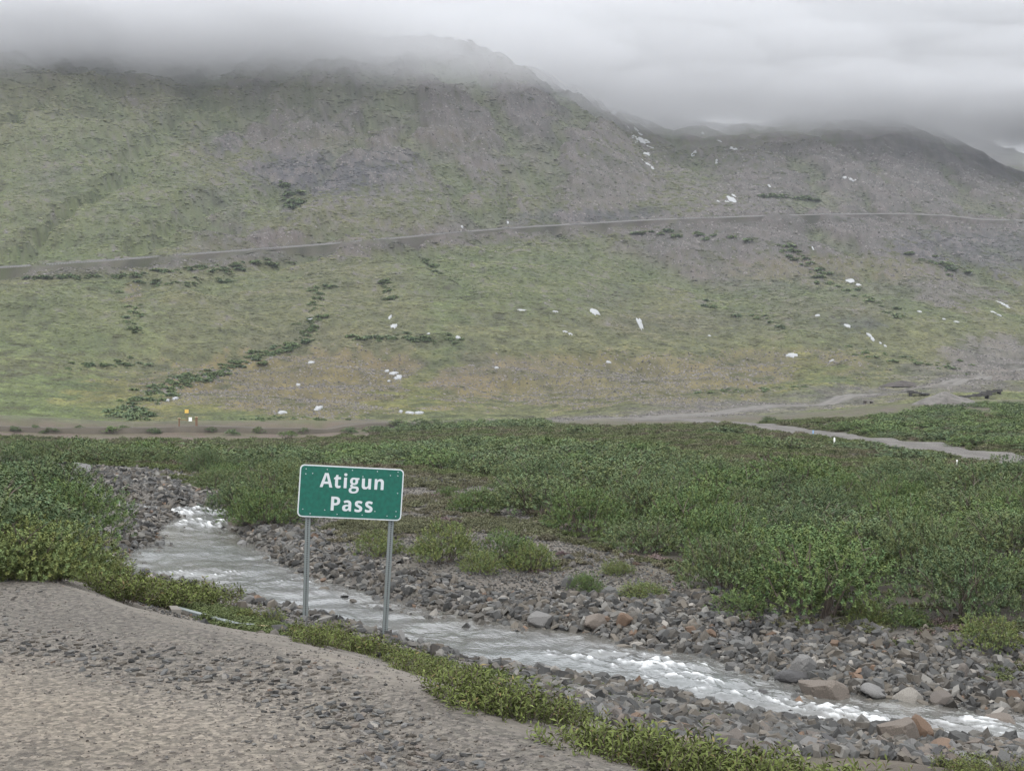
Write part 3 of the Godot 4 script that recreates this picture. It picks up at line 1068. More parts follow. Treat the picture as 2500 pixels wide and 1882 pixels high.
func build_boulders() -> void:
	# base in the photograph's plan, width and height in metres, shape, look, label
	for b in [[1172, 1352, 0.42, 0.30, 0, "grey stone", "large pale grey blocky boulder on the far bank at the waterline, right of the sign"],
			[1285, 1352, 0.52, 0.24, 1, "brown stone", "wide brown boulder on the far bank beside the pale grey blocky boulder"],
			[1348, 1350, 0.26, 0.22, 2, "rusty stone", "reddish boulder just right of the wide brown boulder on the far bank"],
			[1535, 1378, 0.20, 0.18, 3, "rusty stone", "ochre yellow boulder in the stony far bank below the thicket"],
			[1700, 1392, 0.16, 0.15, 4, "pale stone", "pale square stone alone in the slate bank below the thicket"],
			[1738, 1455, 0.46, 0.30, 2, "grey stone", "peaked grey boulder in the slate bank above the rapids"],
			[1770, 1508, 0.62, 0.34, 0, "brown stone", "big banded brown boulder leaning at the edge of the rapids"],
			[1720, 1470, 0.52, 0.2, 5, "dark slate", "dark slate slab behind the banded brown boulder"],
			[1890, 1500, 0.42, 0.16, 4, "grey stone", "long flat grey slab right of the banded brown boulder"],
			[1960, 1520, 0.36, 0.26, 1, "pale stone", "pale grey boulder tilted towards the water at the lower right"],
			[2030, 1520, 0.30, 0.22, 3, "lilac stone", "rounded pinkish boulder beside the tilted pale grey boulder"],
			[1690, 1527, 0.15, 0.12, 3, "brown stone", "small brown rock standing in the white rapids"],
			[1935, 1605, 0.50, 0.34, 0, "brown stone", "large angular brown boulder on the near bank at the lower right"],
			[1985, 1600, 0.26, 0.30, 2, "rusty stone", "orange brown boulder leaning behind the large angular brown boulder"],
			[2035, 1630, 0.32, 0.18, 4, "rusty stone", "low rusty boulder in front of the stream at the lower right"],
			[2165, 1605, 0.42, 0.22, 5, "brown stone", "domed brown boulder at the water's edge on the right border"],
			[2195, 1628, 0.34, 0.2, 1, "brown stone", "low tan boulder in front of the domed brown boulder"],
			[1480, 1625, 0.28, 0.13, 4, "brown stone", "flat reddish brown rock behind the grass on the near bank"],
			[1650, 1545, 0.16, 0.14, 5, "dark slate", "dark slate block standing up on the near edge of the rapids"],
			[310, 1242, 0.34, 0.2, 2, "dark slate", "dark wedge of rock in the stream beside the left willows"],
			[460, 1230, 0.22, 0.09, 0, "dark slate", "low dark rock awash in midstream left of the sign"],
			[505, 1138, 0.5, 0.3, 1, "brown stone", "brown boulder where the stream narrows left of the sign"],
			[520, 1190, 0.3, 0.16, 4, "grey stone", "grey slab on the far shore left of the sign"],
			[345, 1180, 0.3, 0.16, 5, "slate", "slate rock at the left shore below the willows"],
			[180, 1022, 0.9, 0.45, 0, "grey stone", "large grey boulder at the head of the gravel bar on the left"],
			[1230, 1265, 0.3, 0.2, 2, "slate", "slate blocks heaped on the far bank behind the flowers"],
			[1320, 1290, 0.34, 0.24, 1, "slate", "bluish slate boulder among low plants on the far bank"],
			[1595, 1400, 0.4, 0.18, 5, "slate", "dark slate slab lying over the water on the far bank"],
			[1615, 1405, 0.2, 0.24, 3, "grey stone", "upright grey stone propped against the dark slate slab"],
			[1430, 1190, 0.3, 0.2, 4, "lilac stone", "pinkish boulder at the foot of the thicket"],
			[840, 1392, 0.14, 0.1, 3, "dark slate", "small dark stone at the foot of the right sign post"],
			[1350, 1450, 0.14, 0.08, 2, "rusty stone", "small tan stone in the shallow water before the rapids"],
			[760, 1328, 0.16, 0.08, 1, "pale stone", "small pale stone at the far waterline between the sign posts"],
			[2080, 1460, 0.26, 0.2, 2, "lilac stone", "reddish stone on the slate bank near the right border"]]:
		var p := find(b[0], b[1], 9.0)
		if (b[6] as String).contains("stream beside") or (b[6] as String).contains("midstream") or (b[6] as String).contains("white rapids") or (b[6] as String).contains("shallow water"):
			p = on_water(b[0], b[1])
		var wl := water_level(p.x, p.y)
		var y := maxf(land(p.x, p.y), wl - 0.06) + EYE
		var o := MeshInstance3D.new()
		o.mesh = boulder_meshes[b[4]]
		o.material_override = mats[b[5]]
		top(o, "boulder")
		o.position = Vector3(p.x, y + b[3] * 0.28, -p.y)
		o.basis = (Basis(Vector3.UP, rng.randf() * TAU) * Basis(Vector3.RIGHT, rng.randfn() * 0.15)).scaled_local(Vector3(b[2] * 0.56, b[3] / 1.2, b[2] * 0.5))
		tag(o, b[6], "boulder", "boulders along the stream")

# ---------------------------------------------------------------- the willows and the plants by the road
func zone(pts: Array) -> PackedVector2Array:
	var p := PackedVector2Array()
	for q in pts:
		p.append(find(q[0], q[1], 7.0))
	return p

var tracks := []
var thicket := PackedVector2Array()
const THICKET := [[200, 1005], [480, 1008], [640, 1008], [900, 1012], [1080, 1040], [1120, 1090], [1215, 1165], [1335, 1195], [1440, 1222], [1510, 1285], [1640, 1322], [1900, 1335], [2212, 1350], [2480, 1360], [2700, 1380], [2700, 1045], [2212, 1040], [2000, 1035], [1860, 1038], [1690, 1030], [1480, 1010], [1300, 975], [1000, 955], [700, 985], [400, 996], [200, 1000]]
var opening := PackedVector2Array()

func near_track(x: float, d: float, gap: float) -> bool:
	for line in tracks:
		for i in line.size() - 1:
			if Geometry2D.get_closest_point_to_segment(Vector2(x, d), line[i], line[i + 1]).distance_to(Vector2(x, d)) < gap:
				return true
	return false

func build_willows() -> void:
	var near := []
	var far := []
	var tiny := []
	var hue := [Color(0.108, 0.139, 0.064), Color(0.089, 0.121, 0.058), Color(0.097, 0.138, 0.052), Color(0.13, 0.158, 0.058)]
	for k in 4:
		for s in 3:
			near.append(make_bush("willow_shrub", "", "willow", bush_foliage(k * 10 + s, 1.0, 1.0, 1000, 15, 0.036, 0.24, hue[k], 0.1), bush_stems(k * 10 + s, 1.0, 1.0, 12, 0.016, 0.12)))
		for s in 2:
			far.append(make_bush("willow_shrub", "", "willow", bush_foliage(k * 10 + s + 5, 1.0, 1.0, 460, 9, 0.065, 0.26, hue[k], 0.14), bush_stems(k * 10 + s + 5, 1.0, 1.0, 8, 0.022)))
		tiny.append(bush_foliage(k * 10 + 8, 1.0, 1.0, 240, 7, 0.1, 0.3, hue[k], 0.18))
	var zones := [
		[thicket, 1.0, 0],
		[zone([[1825, 936], [2000, 962], [2212, 985], [2500, 990], [2500, 880], [2212, 876], [2060, 882], [1900, 905]]), 1.15, 1],
		[zone([[-10, 1244], [100, 1240], [205, 1238], [222, 1190], [212, 1130], [140, 1080], [60, 1045], [30, 1005], [-20, 990], [-200, 985], [-250, 1200]]), 1.0, 2],
		[zone([[440, 1045], [505, 1092], [540, 1125], [645, 1140], [650, 1060], [560, 1015], [430, 1020]]), 0.75, 3],
		[zone([[740, 934], [1180, 930], [1170, 914], [770, 914]]), 1.0, 4],
		[zone([[-100, 1000], [180, 998], [300, 985], [-100, 985]]), 0.6, 5]]
	var all := []
	for z in zones:
		var lo := Vector2(1e9, 1e9)
		var hi := -lo
		for p in z[0]:
			lo = lo.min(p)
			hi = hi.max(p)
		var mine := []
		var cell := {}
		for i in 9000:
			var d := lo.y * pow(hi.y / lo.y, rng.randf())
			var x := rng.randf_range(lo.x, hi.x)
			if absf(x / d) > 0.56 or not Geometry2D.is_point_in_polygon(Vector2(x, d), z[0]) or near_track(x, d, 3.6):
				continue
			if n_mid.get_noise_2d(x * 0.7 + 31.0, d * 0.35) > (0.33 if d > 38.0 else 0.6):
				continue
			var r: float = clampf(1.05 + 0.013 * d, 1.2, 2.4) * z[1] * rng.randf_range(0.6, 1.3)
			var ok := true
			var span := 4.0
			var key := Vector2i(floori(x / span), floori(d / span))
			for a in range(-1, 2):
				for b in range(-1, 2):
					for q in cell.get(key + Vector2i(a, b), []):
						if Vector2(q[0] - x, q[1] - d).length() < (0.76 if d < 26.0 else 0.83) * (r + q[2]):
							ok = false
			if ok and shore(x, d) > 1.1:
				var row := [x, d, r, z[2]]
				if not cell.has(key):
					cell[key] = []
				cell[key].append(row)
				mine.append(row)
		all.append_array(mine)
	# single shrubs and low bushes in the open: base, spread, zone
	for b in [[970, 1075, 0.5, 6], [1025, 1110, 0.7, 6], [960, 1215, 0.62, 7], [920, 1195, 0.4, 7], [1095, 1215, 0.6, 7], [1150, 1235, 0.5, 7], [1040, 1235, 0.45, 7], [815, 1200, 0.5, 7], [1390, 1285, 0.45, 8], [560, 1135, 0.8, 3], [515, 1110, 0.9, 3], [90, 1246, 0.85, 9], [170, 1246, 0.7, 9], [25, 1244, 0.8, 9], [215, 1240, 0.5, 9], [1330, 1240, 0.35, 8], [1880, 1345, 0.4, 10], [1960, 1350, 0.35, 10], [1600, 1325, 0.5, 10], [2140, 1400, 0.5, 10], [1265, 1275, 0.4, 8], [1870, 975, 3.4, 11], [1960, 995, 3.0, 11], [1700, 975, 2.6, 12], [1650, 968, 2.2, 12], [1560, 942, 2.4, 12], [1250, 940, 2.0, 12], [30, 934, 1.5, 5], [75, 930, 1.2, 5], [110, 936, 1.7, 5], [170, 931, 1.1, 5], [240, 934, 2.0, 5], [262, 931, 1.6, 5], [330, 937, 1.3, 5], [455, 934, 1.2, 5], [500, 940, 1.5, 5], [560, 936, 1.3, 5], [620, 942, 1.6, 5], [655, 936, 1.4, 5], [1660, 915, 2.0, 12]]:
		var p := find(b[0], b[1], 8.0)
		all.append([p.x, p.y, b[2], b[3]])
	all.sort_custom(func(a, b): return a[1] / maxf(a[2], 1.0) < b[1] / maxf(b[2], 1.0))
	var labels := [
		["green willow shrub on the front edge of the big thicket right of the sign", "green willow shrub deep in the thicket between the stream and the side track", "small willow shrub in the far band of the thicket behind the sign", "willow shrubs in the thicket right of the sign"],
		["dense green willow beyond the side track on the right", "", "", "willows beyond the side track"],
		["leafy bright green willow on the left bank of the stream", "", "", "willows on the left bank"],
		["willow shrub on the far bank between the narrows and the sign", "", "", "willows left of the sign"],
		["dark green willow before the track at the foot of the hillside", "", "", "willows below the hillside"],
		["low willow before the brown embankment at the far left", "", "", "willows before the embankment"],
		["small willow on the open gravel right of the sign's edge", "", "", "small willows on the gravel"],
		["low willow bush on the stony far bank just right of the sign", "", "", "low bushes on the far bank"],
		["low green bush by the pink flowers below the thicket", "", "", "low bushes below the thicket"],
		["yellowish green bush beside the road at the far left", "", "", "yellowish bushes by the road"],
		["small bright green bush at the foot of the big thicket", "", "", "bushes at the thicket's foot"],
		["round willow standing before the side track near the white posts", "", "", "willows before the side track"],
		["willow clump in the brown clearing before the side track", "", "", "willow clumps in the clearing"]]
	var rest := []
	var tint := []
	for i in 4:
		rest.append([])
		tint.append([])
	var made := 0
	for q in all:
		var z: int = q[3]
		var k := rng.randi() % 2 if rng.randf() > 0.15 else 2
		if z == 2 or z == 1:
			k = 1 if rng.randf() < 0.55 else 2
		elif z >= 6 and z != 11 and z != 12:
			k = 2 + rng.randi() % 2
		if z == 9:
			k = 3
		var high: float = q[2] * rng.randf_range(0.65, 1.35)
		if z == 4:
			high *= 0.8
		if z == 9:
			high *= 0.62
		if z == 0 and q[0] < -q[1] * 0.14:
			high *= 0.8
		if z == 1 or z == 11:
			high *= 0.8
		high = minf(high, rng.randf_range(1.25, 1.65))
		if q[1] > 26.0:
			high = minf(high, rng.randf_range(0.9, 1.4))
		if q[1] > 45.0:
			high = minf(high, rng.randf_range(0.65, 1.15) if q[1] < 130.0 else rng.randf_range(0.85, 1.2))
		var basis := Basis(Vector3.UP, rng.randf() * TAU).scaled_local(Vector3(q[2], high, q[2] * rng.randf_range(0.85, 1.15)))
		var place := at(q[0], q[1], -0.06)
		if made < 292:
			var proto: Node3D = near[k * 3 + rng.randi() % 3] if q[1] < 48.0 else far[k * 2 + rng.randi() % 2]
			var o: Node3D = proto.duplicate()
			top(o, "willow_shrub")
			o.transform = Transform3D(basis, place)
			var l: Array = labels[z]
			var row := 0
			if z == 0:
				row = 0 if q[1] < 25.5 else 1 if q[1] < 34.0 else 2 if q[1] < 48.0 else 3 if q[1] < 70.0 else 4
				var across: int = 0 if q[0] / q[1] < 0.0 else 1 if q[0] / q[1] < 0.14 else 2 if q[0] / q[1] < 0.27 else 3
				var words: String = ["thicket's front row", "thicket's second row", "thicket's middle", "thicket's back rows", "thicket's far end"][row] + ", " + ["behind the sign", "just right of the sign", "halfway to the right border", "by the right border"][across]
				tag(o, ["Tall", "Grey-green", "Green", "Low green", "Small"][row].to_lower() + " willow shrub in the " + words, "willow", "willows in the " + words)
			else:
				tag(o, l[row], "willow", l[3])
			made += 1
		else:
			rest[k].append(Transform3D(basis, place))
			tint[k].append(Color.WHITE * rng.randf_range(0.85, 1.15))
	var mass := Node3D.new()
	top(mass, "far_thicket")
	mass.set_meta("kind", "stuff")
	tag(mass, "far willow thicket merging into one green mass below the hillside")
	for k in 4:
		scatter("foliage", tiny[k], mats["leaf"], rest[k], tint[k], mass)
	for o in near + far:
		o.free()

func build_tufts() -> void:   # lance-leaved plants along the edge of the road
	var protos := []
	for k in 4:
		var r := RandomNumberGenerator.new()
		r.seed = 60 + k
		var v := PackedVector3Array()
		var n := PackedVector3Array()
		var c := PackedColorArray()
		var idx := PackedInt32Array()
		var st := begin()
		for i in 46:
			var a := TAU * r.randf()
			var e := sqrt(r.randf()) * 0.26
			var foot := Vector3(cos(a) * e, 0, sin(a) * e)
			var grow := (Vector3(cos(a) * e * 1.6, r.randf_range(0.55, 1.0), sin(a) * e * 1.6) + Vector3(r.randf_range(-0.3, 0.3), 0, r.randf_range(-0.3, 0.3))).normalized()
			var length := r.randf_range(0.09, 0.21)
			tube(st, [foot, foot + grow * length * 0.5, foot + grow * length], 0.003, 0.0015, 3)
			var tone := r.randf_range(0.75, 1.25)
			for j in 13:
				var f := 0.15 + 0.85 * j / 12.0
				var b := TAU * (j * 0.382 + r.randf() * 0.15)
				var s := grow.cross(Vector3(cos(b), 0.2, sin(b))).normalized()
				var along := (s * 0.8 + grow * r.randf_range(0.3, 0.9)).normalized()
				var t := tone * r.randf_range(0.85, 1.2)
				var base := Color(0.105, 0.128, 0.04) if r.randf() > 0.05 else Color(0.15, 0.12, 0.055)
				leaf(v, n, c, idx, foot + grow * length * f, along, r.randf_range(0.032, 0.054), 0.14, Color(base.r * t, base.g * t, base.b * t), r)
		st.generate_normals()
		protos.append(make_bush("roadside_tuft", "", "plant", arrays(v, n, c, idx), st.commit()))
	for z in [["leafy green tuft beside the fallen post at the left end of the verge", 30, [[225, 1262], [270, 1295], [330, 1305], [395, 1308], [430, 1306], [300, 1282], [370, 1296], [250, 1285]], 1.45],
			["low leafy plant between the fallen post and the left sign post", 3, [[510, 1338], [545, 1341], [580, 1345], [610, 1350]], 0.95],
			["leafy green tuft at the foot of the left sign post", 11, [[668, 1376], [680, 1386], [690, 1395], [730, 1400], [770, 1408], [710, 1385]], 1.0],
			["leafy green tuft at the foot of the right sign post", 11, [[810, 1415], [850, 1432], [900, 1455], [950, 1470], [990, 1475]], 0.95],
			["leafy green tuft midway along the verge, right of the sign", 12, [[1030, 1515], [1055, 1530], [1090, 1540], [1140, 1548], [1190, 1556], [1222, 1560]], 0.95],
			["tall leafy tuft on the verge at the bottom of the view", 30, [[1310, 1628], [1350, 1645], [1410, 1665], [1470, 1680], [1540, 1695], [1610, 1705], [1680, 1712], [1760, 1720], [1850, 1725], [1400, 1650], [1500, 1672], [1620, 1690], [1740, 1700]], 1.1],
			["sparse leafy sprig on the stones at the lower right corner", 8, [[2080, 1665], [2110, 1660], [2190, 1660], [2150, 1680], [2205, 1672]], 0.8],
			["dry-tipped low plant under the left willows beside the road", 10, [[20, 1248], [70, 1252], [120, 1252], [170, 1256], [215, 1262]], 0.8]]:
		for i in z[1]:
			var spot: Array = z[2][i % z[2].size()]
			var p := find(spot[0] + rng.randf_range(-16, 16), spot[1] + rng.randf_range(-3, 2), 4.0)
			var o: Node3D = protos[rng.randi() % 4].duplicate()
			top(o, "roadside_tuft")
			var s: float = z[3] * rng.randf_range(0.55, 1.05)
			o.transform = Transform3D(Basis(Vector3.UP, rng.randf() * TAU).scaled(Vector3.ONE * s), at(p.x, p.y, -0.015))
			tag(o, z[0], "plant", "roadside plants: " + z[0])
	for o in protos:
		o.free()

func build_cover() -> void:   # moss, dwarf plants and pink flowers on the flats; tussocks and stones of the hillside
	var low := bush_foliage(91, 1.0, 0.5, 60, 7, 0.17, 0.3, Color(1, 1, 1), 0.3)
	var places := []
	var tints := []
	for i in 105000:
		var d := 13.0 * exp(rng.randf() * 2.7)
		var u := rng.randf_range(-0.46, 0.58)
		var x := u * d
		if d < 46.0:
			var s := shore(x, d)
			if s < 1.2 or s + n_mid.get_noise_2d(x * 3.0, d * 3.0) * 3.0 < 2.4 or kerb(x, d) > -2.0:
				continue
		if near_track(x, d, 2.6) or (thicket.size() and rng.randf() > 0.12 and Geometry2D.is_point_in_polygon(Vector2(x, d), thicket)):
			continue
		var w := n_mid.get_noise_2d(x * 2.0 + 50.0, d * 2.0)
		var open := Geometry2D.is_point_in_polygon(Vector2(x, d), opening)
		if rng.randf() > (0.22 + w * 1.1 if open else 0.55 + w):
			continue
		var size := (0.05 + 0.0042 * d) * rng.randf_range(0.6, 1.4)
		places.append(Transform3D(Basis(Vector3.UP, rng.randf() * TAU).scaled(Vector3(size, size * 0.8, size)), at(x, d, -0.01)))
		var c := Color(0.085, 0.105, 0.042).lerp(Color(0.115, 0.098, 0.07), clampf(0.35 - w * 1.6, 0.0, 1.0))
		if open:
			c = c.lerp(Color(0.13, 0.105, 0.09), 0.4)
		if n_fine.get_noise_2d(x * 2.0, d * 2.0) > 0.3 and d < 40.0 and rng.randf() < 0.5:
			c = c.lerp(Color(0.2, 0.12, 0.16), 0.5)
		var tone := rng.randf_range(0.7, 1.3)
		tints.append(Color(c.r * tone, c.g * tone, c.b * tone))
	scatter("ground_cover", low, mats["leaf"], places, tints, mats["node ground"], "low mossy plants and small pink flowers on the river flats")
	places = []
	tints = []
	var rocks := []
	var rock_t := []
	for i in 420000:
		var d := 232.0 * exp(rng.randf() * 1.55)
		var u := rng.randf_range(-0.45, 0.45)
		var x := u * d
		var v := land(x, d)
		if d < 242.0 + u * 60.0 or near_track(x, d, 3.5):
			continue
		var c := hill_color(x, d, v)
		var green := c.g / (c.r + 0.001)
		if absf(highway_below(u, v / d)) < 0.0016:
			continue
		if green > 0.93:
			var size := d * 0.00085 * (0.35 + 1.1 * pow(rng.randf(), 2.5))
			places.append(Transform3D(Basis(Vector3.UP, rng.randfn() * 0.35).scaled(Vector3(size * 1.9, size * 0.6, size)), Vector3(x, v + EYE - size * 0.05, -d)))
			var tone := rng.randf_range(0.6, 1.3)
			tints.append(Color(c.r * tone, c.g * tone, c.b * tone))
		elif rng.randf() < 0.75:
			var size := d * 0.00052 * (0.35 + 1.5 * pow(rng.randf(), 3.0))
			rocks.append(Transform3D((Basis(Vector3.UP, rng.randf() * TAU) * Basis(Vector3.RIGHT, rng.randfn() * 0.3)).scaled(Vector3(size * 1.3, size, size)), Vector3(x, v + EYE + size * 0.1, -d)))
			var tone := rng.randf_range(0.6, 2.0)
			rock_t.append(Color(0.1 * tone, 0.093 * tone, 0.09 * tone))
	var tuss := rock_mesh(77, 1, Vector3(1, 1, 1), 9)
	scatter("tussocks", tuss, mats["tussock"], places, tints, mats["node hillside"], "turf tussocks over the green parts of the mountainside")
	scatter("scree", stone_meshes[2], mats["tussock"], rocks, rock_t, mats["node hillside"], "loose grey stones over the mountainside")

func build_hill_shrubs() -> void:
	var protos := []
	for k in 4:
		protos.append(bush_foliage(300 + k, 1.0, 0.7, 80, 6, 0.3, 0.36, [Color(0.128, 0.168, 0.088), Color(0.132, 0.175, 0.082), Color(0.118, 0.16, 0.088), Color(0.14, 0.18, 0.082)][k], 0.3))
	var all := []
	# strings of shrubs down the gullies and along the road's fill: from, to, number, spread in pixels, width in metres, label
	for z in [[250, 890, 440, 812, 46, 22, 3.0, "dark green shrub in the lower end of the diagonal gully on the left"],
			[440, 812, 660, 735, 46, 16, 2.8, "dark green shrub in the upper end of the diagonal gully on the left"],
			[660, 735, 690, 610, 26, 18, 2.4, "dark shrub in the steep gully above the diagonal one"],
			[230, 895, 330, 900, 16, 14, 3.0, "grey-green shrub where the gully meets the flats"],
			[40, 602, 330, 596, 16, 6, 3.0, "dark shrub on the fill below the mountain road at the left"],
			[330, 590, 620, 570, 18, 12, 3.0, "dark shrub on the fill below the mountain road, left of centre"],
			[300, 612, 520, 606, 14, 10, 2.6, "low shrub in the row under the fill at the left"],
			[830, 605, 845, 650, 12, 8, 2.6, "dark shrub at the head of the snowy gully in the middle"],
			[760, 730, 1000, 735, 22, 10, 2.6, "dark shrub beside the snow in the middle of the slope"],
			[130, 800, 300, 780, 14, 18, 2.6, "scattered dark shrub on the lower left slope"],
			[280, 640, 300, 720, 10, 14, 2.4, "dark shrub in the faint gully at the left"],
			[920, 565, 990, 610, 8, 10, 2.6, "lone dark shrub below the mountain road in the middle"],
			[1690, 530, 1790, 610, 16, 14, 2.8, "dark shrub in the gully below the mountain road on the right"],
			[1790, 610, 1960, 690, 10, 10, 2.4, "shrub on the slope beside the right-hand snow"],
			[1500, 640, 1700, 700, 10, 16, 2.4, "shrub on the stony spur right of the middle"],
			[1370, 505, 1620, 520, 8, 10, 2.8, "shrub on the bare slope under the road, right of the middle"],
			[1640, 425, 1760, 430, 10, 8, 3.2, "shrub above the mountain road near the middle snow"],
			[1960, 545, 2080, 590, 10, 12, 2.8, "shrub on the slate slope at the right"],
			[610, 395, 640, 450, 14, 10, 3.2, "dark shrub below the blue slate scar"],
			[1850, 760, 2100, 800, 18, 16, 2.2, "shrub at the foot of the slope above the gravel road"],
			[1500, 848, 1750, 838, 12, 6, 2.0, "low shrub along the roadside at the foot of the slope"],
			[520, 905, 800, 905, 14, 6, 2.0, "low shrub at the foot of the hillside behind the gate"]]:
		for i in int(z[4] * 2.2):
			var f := rng.randf()
			var p := find(lerpf(z[0], z[2], f) + rng.randfn() * z[5] * 0.9, lerpf(z[1], z[3], f) + rng.randfn() * z[5] * 0.4, 200.0)
			if near_track(p.x, p.y, 4.0):
				continue
			var s: float = z[6] * (0.25 + 0.6 * pow(rng.randf(), 1.6)) * clampf(p.y / 480.0, 0.6, 1.5)
			all.append([s / p.y, s, p.x, p.y, z[7]])
	all.sort_custom(func(a, b): return a[0] > b[0])
	var rest := []
	var tint := []
	for i in all.size():
		var q: Array = all[i]
		var s: float = q[1]
		var t := Transform3D(Basis(Vector3.UP, rng.randf() * TAU).scaled(Vector3(s, s * 0.62, s)), at(q[2], q[3], -0.1))
		if i >= 285:
			rest.append(t)
			tint.append(Color(1, 1, 1) * rng.randf_range(0.85, 1.15))
			continue
		var o := MeshInstance3D.new()
		o.mesh = protos[rng.randi() % 4]
		o.material_override = mats["leaf"]
		top(o, "hillside_shrub")
		o.transform = t
		tag(o, q[4], "shrub", q[4])
	scatter("hillside_scrub", protos[1], mats["leaf"], rest, tint, self, "small scattered scrub over the mountainside")

func build_snow() -> void:
	# centre and half size in the photograph's plan, then a label
	for z in [["snow patch in the high gully under the cloud", [[1325, 243, 9, 4], [1348, 243, 4, 3], [1363, 238, 5, 2], [1358, 275, 3, 3], [1362, 262, 4, 2], [1375, 279, 6, 2], [1372, 300, 6, 10], [1390, 304, 16, 6], [1384, 290, 6, 3], [1405, 318, 11, 2], [1398, 331, 9, 2], [1388, 345, 3, 2], [1400, 354, 8, 3], [1410, 362, 4, 3], [1392, 273, 5, 1.5]]],
			["snow streak on the high slope right of the snowy gully", [[1512, 253, 9, 6], [1493, 270, 12, 5], [1452, 249, 4, 2], [1519, 287, 4, 2], [1555, 304, 6, 2], [1586, 321, 9, 3], [1498, 333, 7, 4], [1549, 349, 3, 4], [1608, 274, 2, 1.5]]],
			["snow patch just above the mountain road", [[1580, 428, 11, 5], [1572, 436, 6, 3], [1552, 435, 4, 2], [1586, 422, 4, 3], [1662, 400, 3, 2], [1840, 386, 6, 2], [1826, 382, 4, 1.5], [1848, 389, 3, 2]]],
			["small snow patch beside the road in the middle of the slope", [[998, 491, 3, 4], [1097, 481, 3, 2]]],
			["snow in the gully of the middle slope", [[842, 686, 4, 6], [850, 705, 8, 5], [881, 729, 7, 3], [668, 692, 7, 3], [925, 722, 4, 1.5], [990, 729, 6, 1.5]]],
			["white snow patch on the green slope in the centre", [[1128, 671, 12, 4], [1283, 673, 13, 3], [1200, 674, 8, 2], [1380, 693, 7, 5], [1220, 717, 6, 3], [1232, 722, 5, 2], [1533, 726, 4, 1.5], [1315, 783, 6, 3], [1072, 795, 5, 1]]],
			["snow patch on the right-hand slope below the gully", [[1838, 608, 12, 4], [1856, 617, 7, 3], [1757, 537, 2, 4], [1767, 682, 6, 2], [1832, 704, 8, 4], [1879, 724, 4, 3], [1886, 733, 5, 4], [1903, 742, 3, 2], [1913, 748, 3, 4], [1711, 767, 13, 2.5], [1797, 780, 5, 1.5], [1988, 674, 5, 1.5], [2068, 696, 6, 2], [2040, 690, 4, 1.5]]],
			["large snow patch near the right border", [[2164, 656, 13, 4], [2178, 664, 5, 2], [2148, 676, 6, 2], [2160, 681, 3, 1.5], [2140, 341, 2, 2]]],
			["snow remnant on the lower slope left of centre", [[672, 783, 8, 2], [850, 806, 12, 2.5], [836, 802, 6, 2], [862, 813, 8, 2], [855, 818, 5, 1.5], [644, 832, 5, 1.5], [840, 824, 4, 1.5]]],
			["snow remnant at the foot of the hillside", [[688, 883, 9, 4], [610, 892, 11, 2.5], [885, 893, 11, 2], [905, 893, 10, 2], [866, 890, 4, 1.5], [378, 862, 6, 1.5], [362, 866, 4, 1.5]]]]:
		var m: Material = mats["snow"]
		for q in z[1]:
			var c := find(q[0], q[1], 200.0)
			var across: float = q[2] / F * c.y * 0.7
			var s := land(c.x, c.y + 6.0) - land(c.x, c.y)
			var gain := maxf(0.06, s / 6.0 - land(c.x, c.y) / c.y)
			var deep: float = clampf(q[3] / F * c.y / gain * 0.72, 0.6, 60.0)
			var v := PackedVector3Array([at(c.x, c.y, 0.4)])
			var idx := PackedInt32Array()
			var ring := 18
			var wob := rng.randf() * 50.0
			for k in ring:
				var a := TAU * k / ring
				var e := 1.0 + n_ridge.get_noise_2d(cos(a) * 3.0 + wob, sin(a) * 3.0) * 0.75
				for f in [0.6, 0.95, 1.05]:
					var x: float = c.x + cos(a) * across * e * f
					var d: float = c.y + sin(a) * deep * e * f
					v.append(at(x, d, 0.36 if f < 0.7 else 0.24 if f < 1.0 else -0.4))
			for k in ring:
				var i := 1 + k * 3
				var j := 1 + ((k + 1) % ring) * 3
				idx.append_array([0, j, i])
				for w in 2:
					idx.append_array([i + w, j + w, i + w + 1, i + w + 1, j + w, j + w + 1])
			var o := MeshInstance3D.new()
			var mid := at(c.x, c.y)
			for k in v.size():
				v[k] -= mid
			o.mesh = smooth(v, PackedColorArray(), idx)
			o.material_override = m
			top(o, "snow_patch")
			o.position = mid
			tag(o, z[0], "snow", "snow: " + z[0])

# ---------------------------------------------------------------- the sign and the other built things
func plate(w: float, h: float, r: float, z0: float, z1: float) -> ArrayMesh:
	var pts := PackedVector2Array()
	for q in [[1, 1, 0.0], [-1, 1, 0.5], [-1, -1, 1.0], [1, -1, 1.5]]:
		for k in 9:
			var a: float = PI * (q[2] + 0.5 * k / 8.0)
			pts.append(Vector2(q[0] * (w / 2 - r) + cos(a) * r, q[1] * (h / 2 - r) + sin(a) * r))
	var st := begin(true)
	var n := pts.size()
	for i in n:
		var a := pts[i]
		var b := pts[(i + 1) % n]
		for p in [Vector3(0, 0, z1), Vector3(b.x, b.y, z1), Vector3(a.x, a.y, z1), Vector3(0, 0, z0), Vector3(a.x, a.y, z0), Vector3(b.x, b.y, z0),
				Vector3(a.x, a.y, z0), Vector3(a.x, a.y, z1), Vector3(b.x, b.y, z1), Vector3(a.x, a.y, z0), Vector3(b.x, b.y, z1), Vector3(b.x, b.y, z0)]:
			st.set_uv(Vector2(p.x, p.y))
			st.add_vertex(p)
	st.generate_normals()
	return st.commit()

